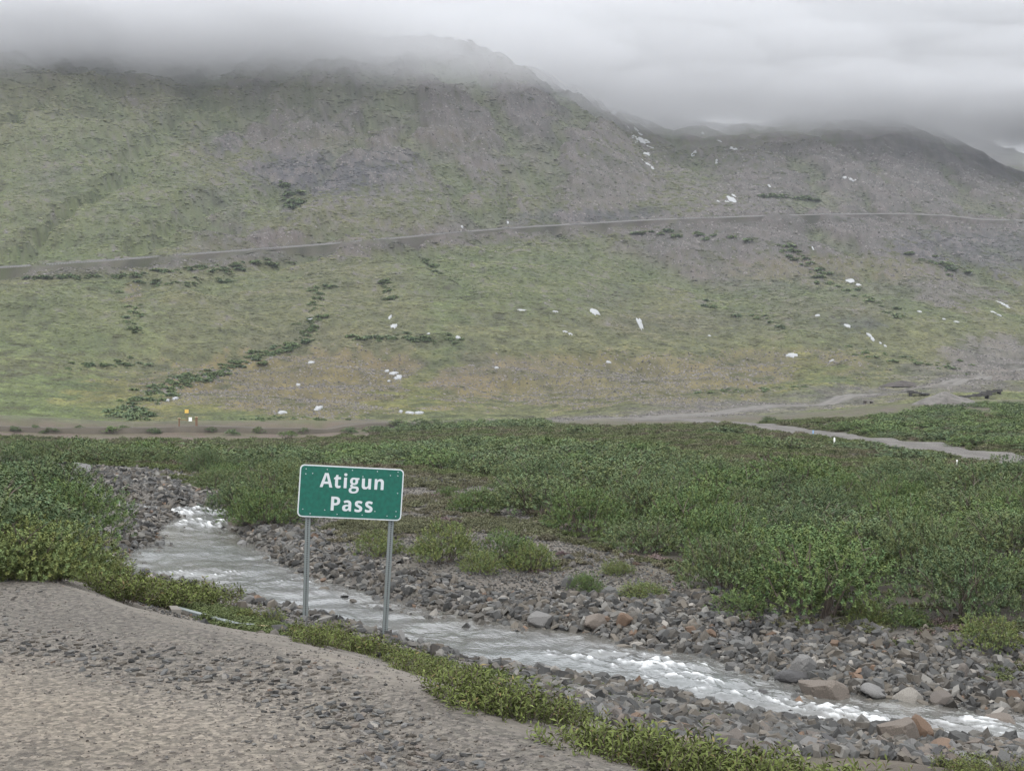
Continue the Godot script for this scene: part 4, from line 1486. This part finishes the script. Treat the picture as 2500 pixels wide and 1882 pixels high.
func perforated(length: float, side: float, holes_parent: Node3D, at_t: Transform3D, both := true) -> ArrayMesh:   # square sign post, foot at the origin, with its rows of holes
	var st := begin(true)
	var chamfer := 0.006
	var prof := []
	for q in [[1, 1], [-1, 1], [-1, -1], [1, -1]]:
		var a := Vector2(q[0], q[1]) * side * 0.5
		var e1 := Vector2(-q[0], 0) * chamfer
		var e2 := Vector2(0, -q[1]) * chamfer
		prof.append_array([a + e2, a + e1] if q[0] * q[1] > 0 else [a + e1, a + e2])
	for i in prof.size():
		var a: Vector2 = prof[i]
		var b: Vector2 = prof[(i + 1) % prof.size()]
		for p in [Vector3(a.x, 0, a.y), Vector3(b.x, length, b.y), Vector3(a.x, length, a.y), Vector3(a.x, 0, a.y), Vector3(b.x, 0, b.y), Vector3(b.x, length, b.y), Vector3(0, length, 0), Vector3(a.x, length, a.y), Vector3(b.x, length, b.y)]:
			st.add_vertex(p)
	st.generate_normals()
	var h := begin()
	var disc := CylinderMesh.new()
	disc.top_radius = 0.0085
	disc.bottom_radius = 0.0085
	disc.height = 0.002
	disc.radial_segments = 8
	disc.rings = 0
	var y := 0.02
	while y < length:
		h.append_from(disc, 0, Transform3D(Basis(Vector3.RIGHT, PI / 2), Vector3(0, y, side * 0.5)))
		if both:
			h.append_from(disc, 0, Transform3D(Basis(Vector3.BACK, PI / 2), Vector3(-side * 0.5, y, 0)))
		y += 0.0254
	var o := piece("hole", h.commit(), mats["hole"], holes_parent, at_t)
	o.set_meta("kind", "stuff")
	return st.commit()

func build_sign() -> void:
	var d := 16.0
	var s := sight(758, 1064)
	var centre := Vector3(s.x * d, s.y * d + EYE, -d)
	var sign := thing("road_sign", "leaning green road sign reading Atigun Pass on two perforated steel posts", "road sign", Vector3(centre.x, land(centre.x, d) + EYE, -d))
	var yaw := Basis(Vector3.UP, 0.2)
	var lean := Basis(Vector3.BACK, -0.063)
	var frame := Transform3D(lean * yaw, centre - sign.position)
	var w := 1.245
	var h := 0.625
	var panel := piece("panel", plate(w, h, 0.055, 0.0, 0.004), mats["sign white"], sign, frame)
	piece("green_field", plate(w - 0.03, h - 0.03, 0.043, 0.0042, 0.0062), mats["sign green"], panel)
	var font := SystemFont.new()
	font.font_names = PackedStringArray(["Droid Sans"])
	font.font_weight = 700
	for line in [["Atigun", 0.052, 0.016, 0.008], ["Pass", -0.222, 0.02, 0.012]]:
		var px := 0.232 / 64.0
		var total := 0.0
		var wide := []
		for ch in line[0]:
			var a := font.get_string_size(ch, HORIZONTAL_ALIGNMENT_LEFT, -1, 64).x * px
			wide.append(a)
			total += a + line[3]
		var x: float = -total * 0.5 + line[2]
		for i in line[0].length():
			var t := TextMesh.new()
			t.text = line[0][i]
			t.font = font
			t.font_size = 64
			t.pixel_size = px
			t.depth = 0.002
			t.curve_step = 1.0
			t.horizontal_alignment = HORIZONTAL_ALIGNMENT_CENTER
			t.vertical_alignment = VERTICAL_ALIGNMENT_BOTTOM
			var base: float = line[1] - font.get_descent(64) * px
			piece("letter", t, mats["sign white"], panel, Transform3D(Basis(), Vector3(x + wide[i] * 0.5, base, 0.0078)))
			x += wide[i] + line[3]
	var rivet := CylinderMesh.new()
	rivet.top_radius = 0.006
	rivet.bottom_radius = 0.007
	rivet.height = 0.005
	rivet.radial_segments = 10
	rivet.rings = 0
	for q in [[-0.55, 0.26], [-0.55, 0.2], [-0.47, 0.21], [-0.3, 0.265], [0.0, 0.27], [0.3, 0.27], [0.46, 0.23], [0.55, 0.275], [0.55, 0.23], [0.13, 0.2], [-0.56, -0.22], [-0.47, -0.27], [-0.3, -0.22], [-0.15, -0.265], [0.15, -0.26], [0.3, -0.21], [0.45, -0.26], [0.555, -0.26], [0.555, -0.2], [0.56, 0.02]]:
		piece("rivet", rivet, mats["bolt"], panel, Transform3D(Basis(Vector3.RIGHT, PI / 2), Vector3(q[0], q[1], 0.0075)))
	for k in 2:
		var foot_px: Array = [[659, 1345], [830, 1385]][k]
		var top_px: Array = [[667, 1040], [849.5, 1045]][k]
		var dd := d + 0.05 + (-0.1 if k == 0 else 0.105)
		var f := sight(foot_px[0], foot_px[1])
		var g := sight(top_px[0], top_px[1])
		var a := Vector3(f.x * dd, f.y * dd + EYE, -dd)
		var b := Vector3(g.x * dd, g.y * dd + EYE, -dd)
		var up := (b - a).normalized()
		a -= up * 0.5
		var side := (yaw * Vector3.RIGHT).slide(up).normalized()
		var tr := Transform3D(Basis(side, up, side.cross(up)), a - sign.position)
		var post := piece("post", ArrayMesh.new(), mats["zinc"], sign, tr)
		post.mesh = perforated(a.distance_to(b), 0.063, post, Transform3D())
		if k == 0:
			var st := begin()
			box(st, Vector3(0.075, 0.05, 0.006), Transform3D(Basis(Vector3.BACK, 0.6), Vector3(0.006, 1.93, 0.037)))
			box(st, Vector3(0.05, 0.075, 0.006), Transform3D(Basis(Vector3.BACK, 0.3), Vector3(0.008, 1.93, 0.045)))
			piece("clamp", st.commit(), mats["bolt"], post)

func build_fallen_post() -> void:
	var p := [find(383, 1318, 5), find(445, 1333, 5), find(518, 1351, 5), find(548, 1353, 5), find(606, 1361, 5)]
	var q := []
	for k in p.size():
		q.append(at(p[k].x * 0.98, p[k].y * 0.98, 0.035))
	var o := thing("fallen_post", "fallen grey steel sign post with a broken wooden stub lying in the verge", "post", q[1])
	var st := begin()
	for part in [[0, 2, 0.05, 0.03]]:
		var a: Vector3 = q[part[0]]
		var b: Vector3 = q[part[1]]
		var bas := Basis.looking_at(b - a, Vector3.UP)
		var mid := (a + b) * 0.5 - o.position
		var l := a.distance_to(b)
		box(st, Vector3(0.06, 0.008, l), Transform3D(bas, mid + Vector3(0, 0.02, 0)))
		box(st, Vector3(0.008, 0.045, l), Transform3D(bas, mid + bas.x * 0.031))
		box(st, Vector3(0.008, 0.045, l), Transform3D(bas, mid - bas.x * 0.031))
	piece("channel", st.commit(), mats["zinc"], o)
	var a: Vector3 = q[2]
	var b: Vector3 = q[3] + (q[3] - q[2]) * 0.05
	var up := (b - a).normalized()
	var side := up.cross(Vector3.UP).normalized()
	var tr := Transform3D(Basis(side.cross(up), up, side * -1.0).orthonormalized(), a - o.position)
	var sleeve := piece("sleeve", ArrayMesh.new(), mats["zinc"], o, tr)
	sleeve.mesh = perforated(a.distance_to(b), 0.058, sleeve, Transform3D())
	st = begin()
	a = b
	b = q[4]
	var bas := Basis.looking_at(b - a, Vector3.UP)
	var l := a.distance_to(b)
	for k in 5:
		var len_k: float = l * [1.0, 0.85, 0.95, 0.7, 0.9][k]
		box(st, Vector3(0.018, 0.03 + 0.006 * (k % 3), len_k), Transform3D(bas, a.lerp(b, 0.5 * len_k / l) - o.position + bas.x * (k - 2) * 0.0186 + Vector3(0, 0.004 * (k % 2), 0)))
	piece("wooden_stub", st.commit(), mats["fresh wood"], o)

func upright(st: SurfaceTool, foot: Vector3, r: float, h: float) -> void:
	var c := CylinderMesh.new()
	c.top_radius = r
	c.bottom_radius = r
	c.height = h
	c.radial_segments = 10
	st.append_from(c, 0, Transform3D(Basis(), foot + Vector3(0, h * 0.5, 0)))

func one(f: Callable) -> Mesh:
	var st := begin()
	(f as Callable).call(st)
	return st.commit()

func build_things() -> void:
	# the barred gateway on the embankment
	var l := find(386.5, 922, 150)
	var r := find(424, 922, 150)
	var a := at(l.x, l.y)
	var b := at(r.x, r.y)
	b.z = a.z
	b.y = a.y
	var px := l.y / F
	var g := thing("barrier_gate", "low brown gate with a white notice, standing on the embankment below the hillside", "gate", a)
	for k in 2:
		var h := (19.0 if k == 0 else 21.0) * px
		var foot := (b - a) * k - Vector3(0, 0.3, 0)
		piece("post", one(func(st): upright(st, foot, (1.6 if k == 0 else 2.6) * px, h + 0.3)), mats["gate paint"], g)
		piece("cap", one(func(st): box(st, Vector3(6.0 * px, 0.9 * px, 5.0 * px), Transform3D(Basis(), foot + Vector3(0, h + 0.3 + 0.45 * px, 0)))), mats["fresh wood"], g)
	piece("rail", one(func(st): box(st, Vector3((b - a).x - 6.0 * px, 1.3 * px, 1.2 * px), Transform3D(Basis(), (b - a) * 0.5 + Vector3(0, 15.0 * px, 0)))), mats["gate paint"], g)
	piece("notice", one(func(st): box(st, Vector3(7.0 * px, 8.5 * px, 0.05), Transform3D(Basis(), (b - a) * 0.66 + Vector3(0, 16.5 * px, 0.17)))), mats["white paint"], g)
	var y := find(385, 917, 150)
	var ya := at(l.x - 0.1, y.y + 4.0)
	var ys := thing("yellow_marker_sign", "small yellow sign on a thin post behind the brown gate", "sign", ya)
	piece("post", one(func(st): upright(st, Vector3(0, -0.3, 0), 0.035, 26.0 * px)), mats["gate paint"], ys)
	piece("panel", one(func(st): box(st, Vector3(8.5 * px, 8.0 * px, 0.04), Transform3D(Basis(), Vector3(0, 24.0 * px, 0.06)))), mats["yellow paint"], ys)
	# roadside posts of the side track
	for q in [[1803, 963, 17, "white paint", "white marker post at the near edge of the side track, left one", "marker_post"], [2068, 1013, 19, "white paint", "white marker post in the willows below the end of the side track", "marker_post"], [1757, 944, 14, "blue paint", "thin blue marker post at the bend of the side track", "marker_post"]]:
		var f := find(q[0], q[1], 40)
		var k := f.y / F
		var o := thing(q[5], (q[4] as String).replace(", left one", ""), "post", at(f.x, f.y))
		var wide: float = 3.6 if q[3] == "white paint" else 2.2
		piece("blade", one(func(st): box(st, Vector3(wide * k, q[2] * k, 0.02), Transform3D(Basis(), Vector3(0, q[2] * k * 0.5, 0)))), mats[q[3]], o)
		piece("tip", one(func(st): box(st, Vector3(wide * 0.7 * k, 1.2 * k, 0.018), Transform3D(Basis(), Vector3(0, (q[2] + 0.6) * k, 0)))), mats[q[3]], o)
	# the gravel heaps and the old steel at the end of the right-hand road
	for q in [[2042, 872, 66, 34, "large grey gravel heap between the dark steel ramps at the right", Color(0.15, 0.14, 0.13)], [1948, 833, 46, 16, "dark earth bank beside the gravel road at the foot of the slope", Color(0.07, 0.06, 0.055)]]:
		var f := find(q[0], q[1], 150)
		var k := f.y / F
		var v := PackedVector3Array()
		var c := PackedColorArray()
		var idx := PackedInt32Array()
		for i in 13:
			for j in 36:
				var e := i / 12.0
				var ang := TAU * j / 36.0
				var rx: float = q[2] * k * e * (1.0 + 0.18 * sin(ang * 3.0 + q[0]) + 0.1 * sin(ang * 7.0))
				var h: float = q[3] * k * (pow(1.0 - e, 0.8) * 0.9 + 0.16 * n_fine.get_noise_2d(cos(ang) * e * 9.0 + q[0], sin(ang) * e * 9.0) * sin(PI * e))
				v.append(Vector3(cos(ang) * rx, h - 0.3, sin(ang) * rx * 0.8))
				var tone := 1.0 + n_fine.get_noise_2d(j * 7.0, i * 9.0) * 0.7
				c.append(q[5] * tone)
		for i in 12:
			for j in 36:
				var w := i * 36 + j
				var x := i * 36 + (j + 1) % 36
				idx.append_array([w, x, w + 36, x, x + 36, w + 36])
		var o := MeshInstance3D.new()
		o.mesh = smooth(v, c, idx)
		o.material_override = mats["soil"]
		top(o, "gravel_heap")
		o.position = at(f.x, f.y)
		tag(o, q[4], "gravel heap")
	for q in [[1985, 855, 44, 13, 5, "dark steel ramp leaning at the left end of the gravel heap", -1], [2105, 862, 70, 16, 6, "long dark steel ramp sloping down at the right end of the gravel heap", 1], [2142, 852, 42, 13, 3, "dark raised steel box beyond the gravel heap, nearest the right border", 1]]:
		var f := find(q[0], q[1], 150)
		var k := f.y / F
		var o := thing("steel_ramp", q[5], "steel ramp", at(f.x, f.y))
		var n: int = q[4]
		for i in n:
			var e := (i + 0.5) / n - 0.5
			var rise: float = q[3] * k * (0.25 + 0.75 * (0.5 + e * q[6]))
			piece("beam", one(func(st): box(st, Vector3(q[2] * k / n * 0.92, rise * 0.5, 2.4), Transform3D(Basis(Vector3.BACK, -0.12 * q[6] * (1 if i % 2 else -0.4)), Vector3(e * q[2] * k, rise * 0.75, 0)))), mats["dark steel"], o)
		for i in 2:
			piece("leg", one(func(st): box(st, Vector3(0.25, q[3] * k * 0.55, 2.0), Transform3D(Basis(), Vector3((i - 0.5) * q[2] * k * 0.8, q[3] * k * 0.2, 0)))), mats["dark steel"], o)
	var f := find(1876, 872, 150)
	var k := f.y / F
	var o := thing("concrete_slab", "pale slab lying on blocks beside the gravel road", "slab", at(f.x, f.y))
	piece("top", one(func(st): box(st, Vector3(22 * k, 3.0 * k, 1.6), Transform3D(Basis(Vector3.BACK, -0.15), Vector3(0, 7 * k, 0)))), mats["pale stone"], o)
	for i in 2:
		piece("block", one(func(st): box(st, Vector3(4 * k, 6.5 * k, 1.2), Transform3D(Basis(), Vector3((i - 0.5) * 14 * k, 2.4 * k, 0)))), mats["old timber"], o)
	# pale rocks by the road's end and at the far left
	for q in [[2122, 806, 30, 7, 26, "pale rubble rock beside the gravel road at the right border"], [8, 968, 22, 9, 22, "pale rock in the heap at the far left under the embankment"]]:
		for i in q[4]:
			var w := find(q[0] + rng.randfn() * q[2] * 0.45, q[1] + rng.randfn() * q[3] * 0.4, 100)
			var s := w.y / F * rng.randf_range(1.6, 3.8)
			var m := MeshInstance3D.new()
			m.mesh = stone_meshes[rng.randi() % 7]
			m.material_override = mats["pale stone" if rng.randf() < 0.75 else "grey stone"]
			top(m, "rubble_rock")
			m.transform = Transform3D(Basis(Vector3.UP, rng.randf() * TAU).scaled(Vector3(s, s, s)), at(w.x, w.y, s * 0.25))
			tag(m, q[5], "rock", "rubble: " + q[5])

func puff(p: Vector3, half: Vector3, dense: float) -> void:
	var fog := FogVolume.new()
	fog.shape = RenderingServer.FOG_VOLUME_SHAPE_ELLIPSOID
	fog.size = half * 2.0
	var m := FogMaterial.new()
	m.albedo = Color(0.98, 0.985, 1.0)
	m.density = dense
	fog.material = m
	top(fog, "cloud")
	fog.position = p
	tag(fog, "grey cloud lying over the mountain tops")
	fog.set_meta("kind", "stuff")

func build_clouds() -> void:   # the cloud lying on the summits: broad thin sheets, and ragged shreds along its underside
	var r := RandomNumberGenerator.new()
	r.seed = 4242
	for q in CLOUDS:
		var n: int = q[7]
		for k in n:
			var f := 0.0 if n == 1 else (k + r.randf_range(0.1, 0.9)) / n * 2.0 - 1.0
			var half := Vector3(q[3] * r.randf_range(0.26, 0.5), q[4] * r.randf_range(0.6, 1.15), q[5] * r.randf_range(0.6, 1.1)) if n > 1 else Vector3(q[3], q[4], q[5])
			puff(Vector3(q[0] + f * q[3] * 0.85, q[1] + EYE + r.randf_range(-0.6, 0.5) * q[4], -q[2] + r.randf_range(-0.4, 0.4) * q[5]), half, q[6] * r.randf_range(0.7, 1.2))
	var hem := [[-150, 170], [0, 165], [120, 130], [250, 108], [350, 95], [450, 128], [540, 150], [640, 128], [720, 95], [800, 70], [880, 42], [980, 48], [1060, 80], [1110, 125], [1200, 185], [1300, 232], [1400, 232], [1440, 245], [1500, 215], [1600, 240], [1750, 240], [1880, 245], [1960, 250], [2040, 290], [2120, 330], [2212, 350], [2350, 370]]
	for k in hem.size() - 1:
		for n in 3:
			var f := (n + r.randf()) / 3.0
			var p := find(lerpf(hem[k][0], hem[k + 1][0], f), lerpf(hem[k][1], hem[k + 1][1], f) - r.randf_range(-10.0, 40.0), 500.0)
			var v := land(p.x, p.y)
			if p.y > 1300.0:
				continue
			var wide := r.randf_range(24.0, 80.0)
			puff(Vector3(p.x, v + EYE + r.randf_range(0.0, 20.0), -p.y + r.randf_range(0.0, 60.0)), Vector3(wide, wide * r.randf_range(0.18, 0.42), r.randf_range(50.0, 90.0)), r.randf_range(0.0016, 0.0045))

const CLOUDS := [
	# bearing across (m), height over the eye, distance, half extents, density per metre, lenses
	[-360, 252, 940, 340, 22, 170, 0.0052, 13],
	[-320, 226, 900, 300, 22, 120, 0.0026, 9],
	[-520, 222, 870, 240, 22, 120, 0.003, 6],
	[300, 248, 1110, 300, 22, 150, 0.004, 12],
	[250, 226, 1050, 230, 22, 100, 0.0026, 8],
	[640, 258, 1190, 330, 22, 170, 0.0032, 12],
	[770, 240, 1260, 170, 18, 110, 0.0025, 5],
	[580, 234, 1130, 280, 24, 120, 0.0017, 9],
	[-90, 292, 1070, 130, 14, 60, 0.005, 7],
	[20, 306, 1150, 150, 16, 80, 0.005, 5],
	[0, 328, 1270, 330, 20, 130, 0.005, 6],
	[-300, 350, 1450, 700, 26, 200, 0.004, 7],
	[500, 355, 1520, 800, 26, 220, 0.005, 8],
	[470, 262, 1300, 260, 20, 120, 0.005, 6],
	[200, 256, 1220, 150, 20, 110, 0.0042, 7],
	[200, 395, 1560, 900, 30, 260, 0.005, 8],
	[100, 430, 1650, 1100, 40, 320, 0.005, 1],
	[300, 490, 1720, 1200, 50, 320, 0.006, 1]]

func _ready() -> void:
	var cam := Camera3D.new()
	cam.fov = rad_to_deg(2.0 * atan(832.5 / F))
	cam.position = Vector3(0, EYE, 0)
	cam.rotation.x = atan((HORIZON - 832.5) / F)
	cam.near = 0.1
	cam.far = 6000.0
	cam.current = true
	top(cam, "camera")
	var env := Environment.new()
	env.background_mode = Environment.BG_SKY
	env.tonemap_mode = Environment.TONE_MAPPER_LINEAR
	env.tonemap_exposure = 1.55
	var sky := Sky.new()
	var air := ProceduralSkyMaterial.new()
	air.sky_top_color = Color(0.925, 0.935, 0.95)
	air.sky_horizon_color = Color(0.85, 0.863, 0.88)
	air.sky_curve = 0.7
	air.sky_energy_multiplier = 1.28
	air.ground_bottom_color = Color(0.3, 0.3, 0.28)
	air.ground_horizon_color = Color(0.6, 0.6, 0.6)
	sky.sky_material = air
	env.sky = sky
	env.sdfgi_enabled = true
	env.ssao_enabled = true
	env.ssil_enabled = true
	env.volumetric_fog_enabled = true
	env.volumetric_fog_density = 0.0
	env.fog_enabled = true
	env.fog_density = 0.00012
	env.fog_light_color = Color(0.88, 0.9, 0.93)
	var we := WorldEnvironment.new()
	we.environment = env
	top(we, "world_environment")
	var sun := DirectionalLight3D.new()
	sun.light_energy = 0.5
	sun.light_angular_distance = 25.0
	sun.light_color = Color(1.0, 0.98, 0.95)
	sun.shadow_enabled = true
	sun.sky_mode = DirectionalLight3D.SKY_MODE_LIGHT_ONLY
	sun.rotation = Vector3(deg_to_rad(-62), deg_to_rad(-25), 0)
	top(sun, "sun")

	rng.seed = 77
	for q in [[n_big, 0.004, 4, 3], [n_mid, 0.06, 4, 5], [n_fine, 0.12, 3, 9]]:
		q[0].seed = q[3]
		q[0].noise_type = FastNoiseLite.TYPE_SIMPLEX_SMOOTH
		q[0].frequency = q[1]
		q[0].fractal_octaves = q[2]
	n_ridge.seed = 21
	n_ridge.noise_type = FastNoiseLite.TYPE_SIMPLEX_SMOOTH
	n_ridge.frequency = 0.5
	n_ridge.fractal_octaves = 3
	n_ridge.fractal_type = FastNoiseLite.FRACTAL_RIDGED
	for p in [[-700, 618], [0, 583], [300, 562], [700, 532], [1100, 496], [1400, 478], [1700, 468], [1950, 464], [2050, 468], [2120, 477], [2212, 479], [2900, 474]]:
		highway.append(sight(p[0], p[1]))
	materials()
	lay_land()
	lay_river()
	lay_patches()
	for line in [[[-300, 921], [0, 922], [400, 922], [700, 928], [1000, 917], [1200, 910], [1400, 903], [1550, 893], [1700, 876], [1900, 852], [2050, 832], [2212, 796], [2500, 770]], [[1380, 905], [1500, 907], [1600, 917], [1700, 930], [1800, 944], [1900, 957], [2010, 972], [2150, 991], [2300, 1010]]]:
		var t := []
		for p in line:
			t.append(find(p[0], p[1], 60.0))
		tracks.append(t)
	opening = zone([[500, 1128], [640, 1150], [760, 1215], [1000, 1300], [1450, 1330], [1640, 1330], [1510, 1290], [1440, 1226], [1335, 1200], [1215, 1170], [1120, 1095], [1080, 1045], [900, 1020], [650, 1025]])
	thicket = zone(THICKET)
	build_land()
	build_water()
	ribbon(tracks[0], 2.6, 0.12, "gravel_track", Color(0.16, 0.15, 0.137), "grey gravel track along the foot of the hillside")
	ribbon(tracks[1], 2.6, 0.15, "side_track", Color(0.14, 0.13, 0.12), "pale side track running down through the willows on the right")
	build_highway()
	build_clouds()
	build_sign()
	build_fallen_post()
	build_stones(mats["node ground"])
	build_boulders()
	build_willows()
	build_tufts()
	build_snow()
	build_hill_shrubs()
	build_things()
	build_chips(mats["node road"])
	build_cover()
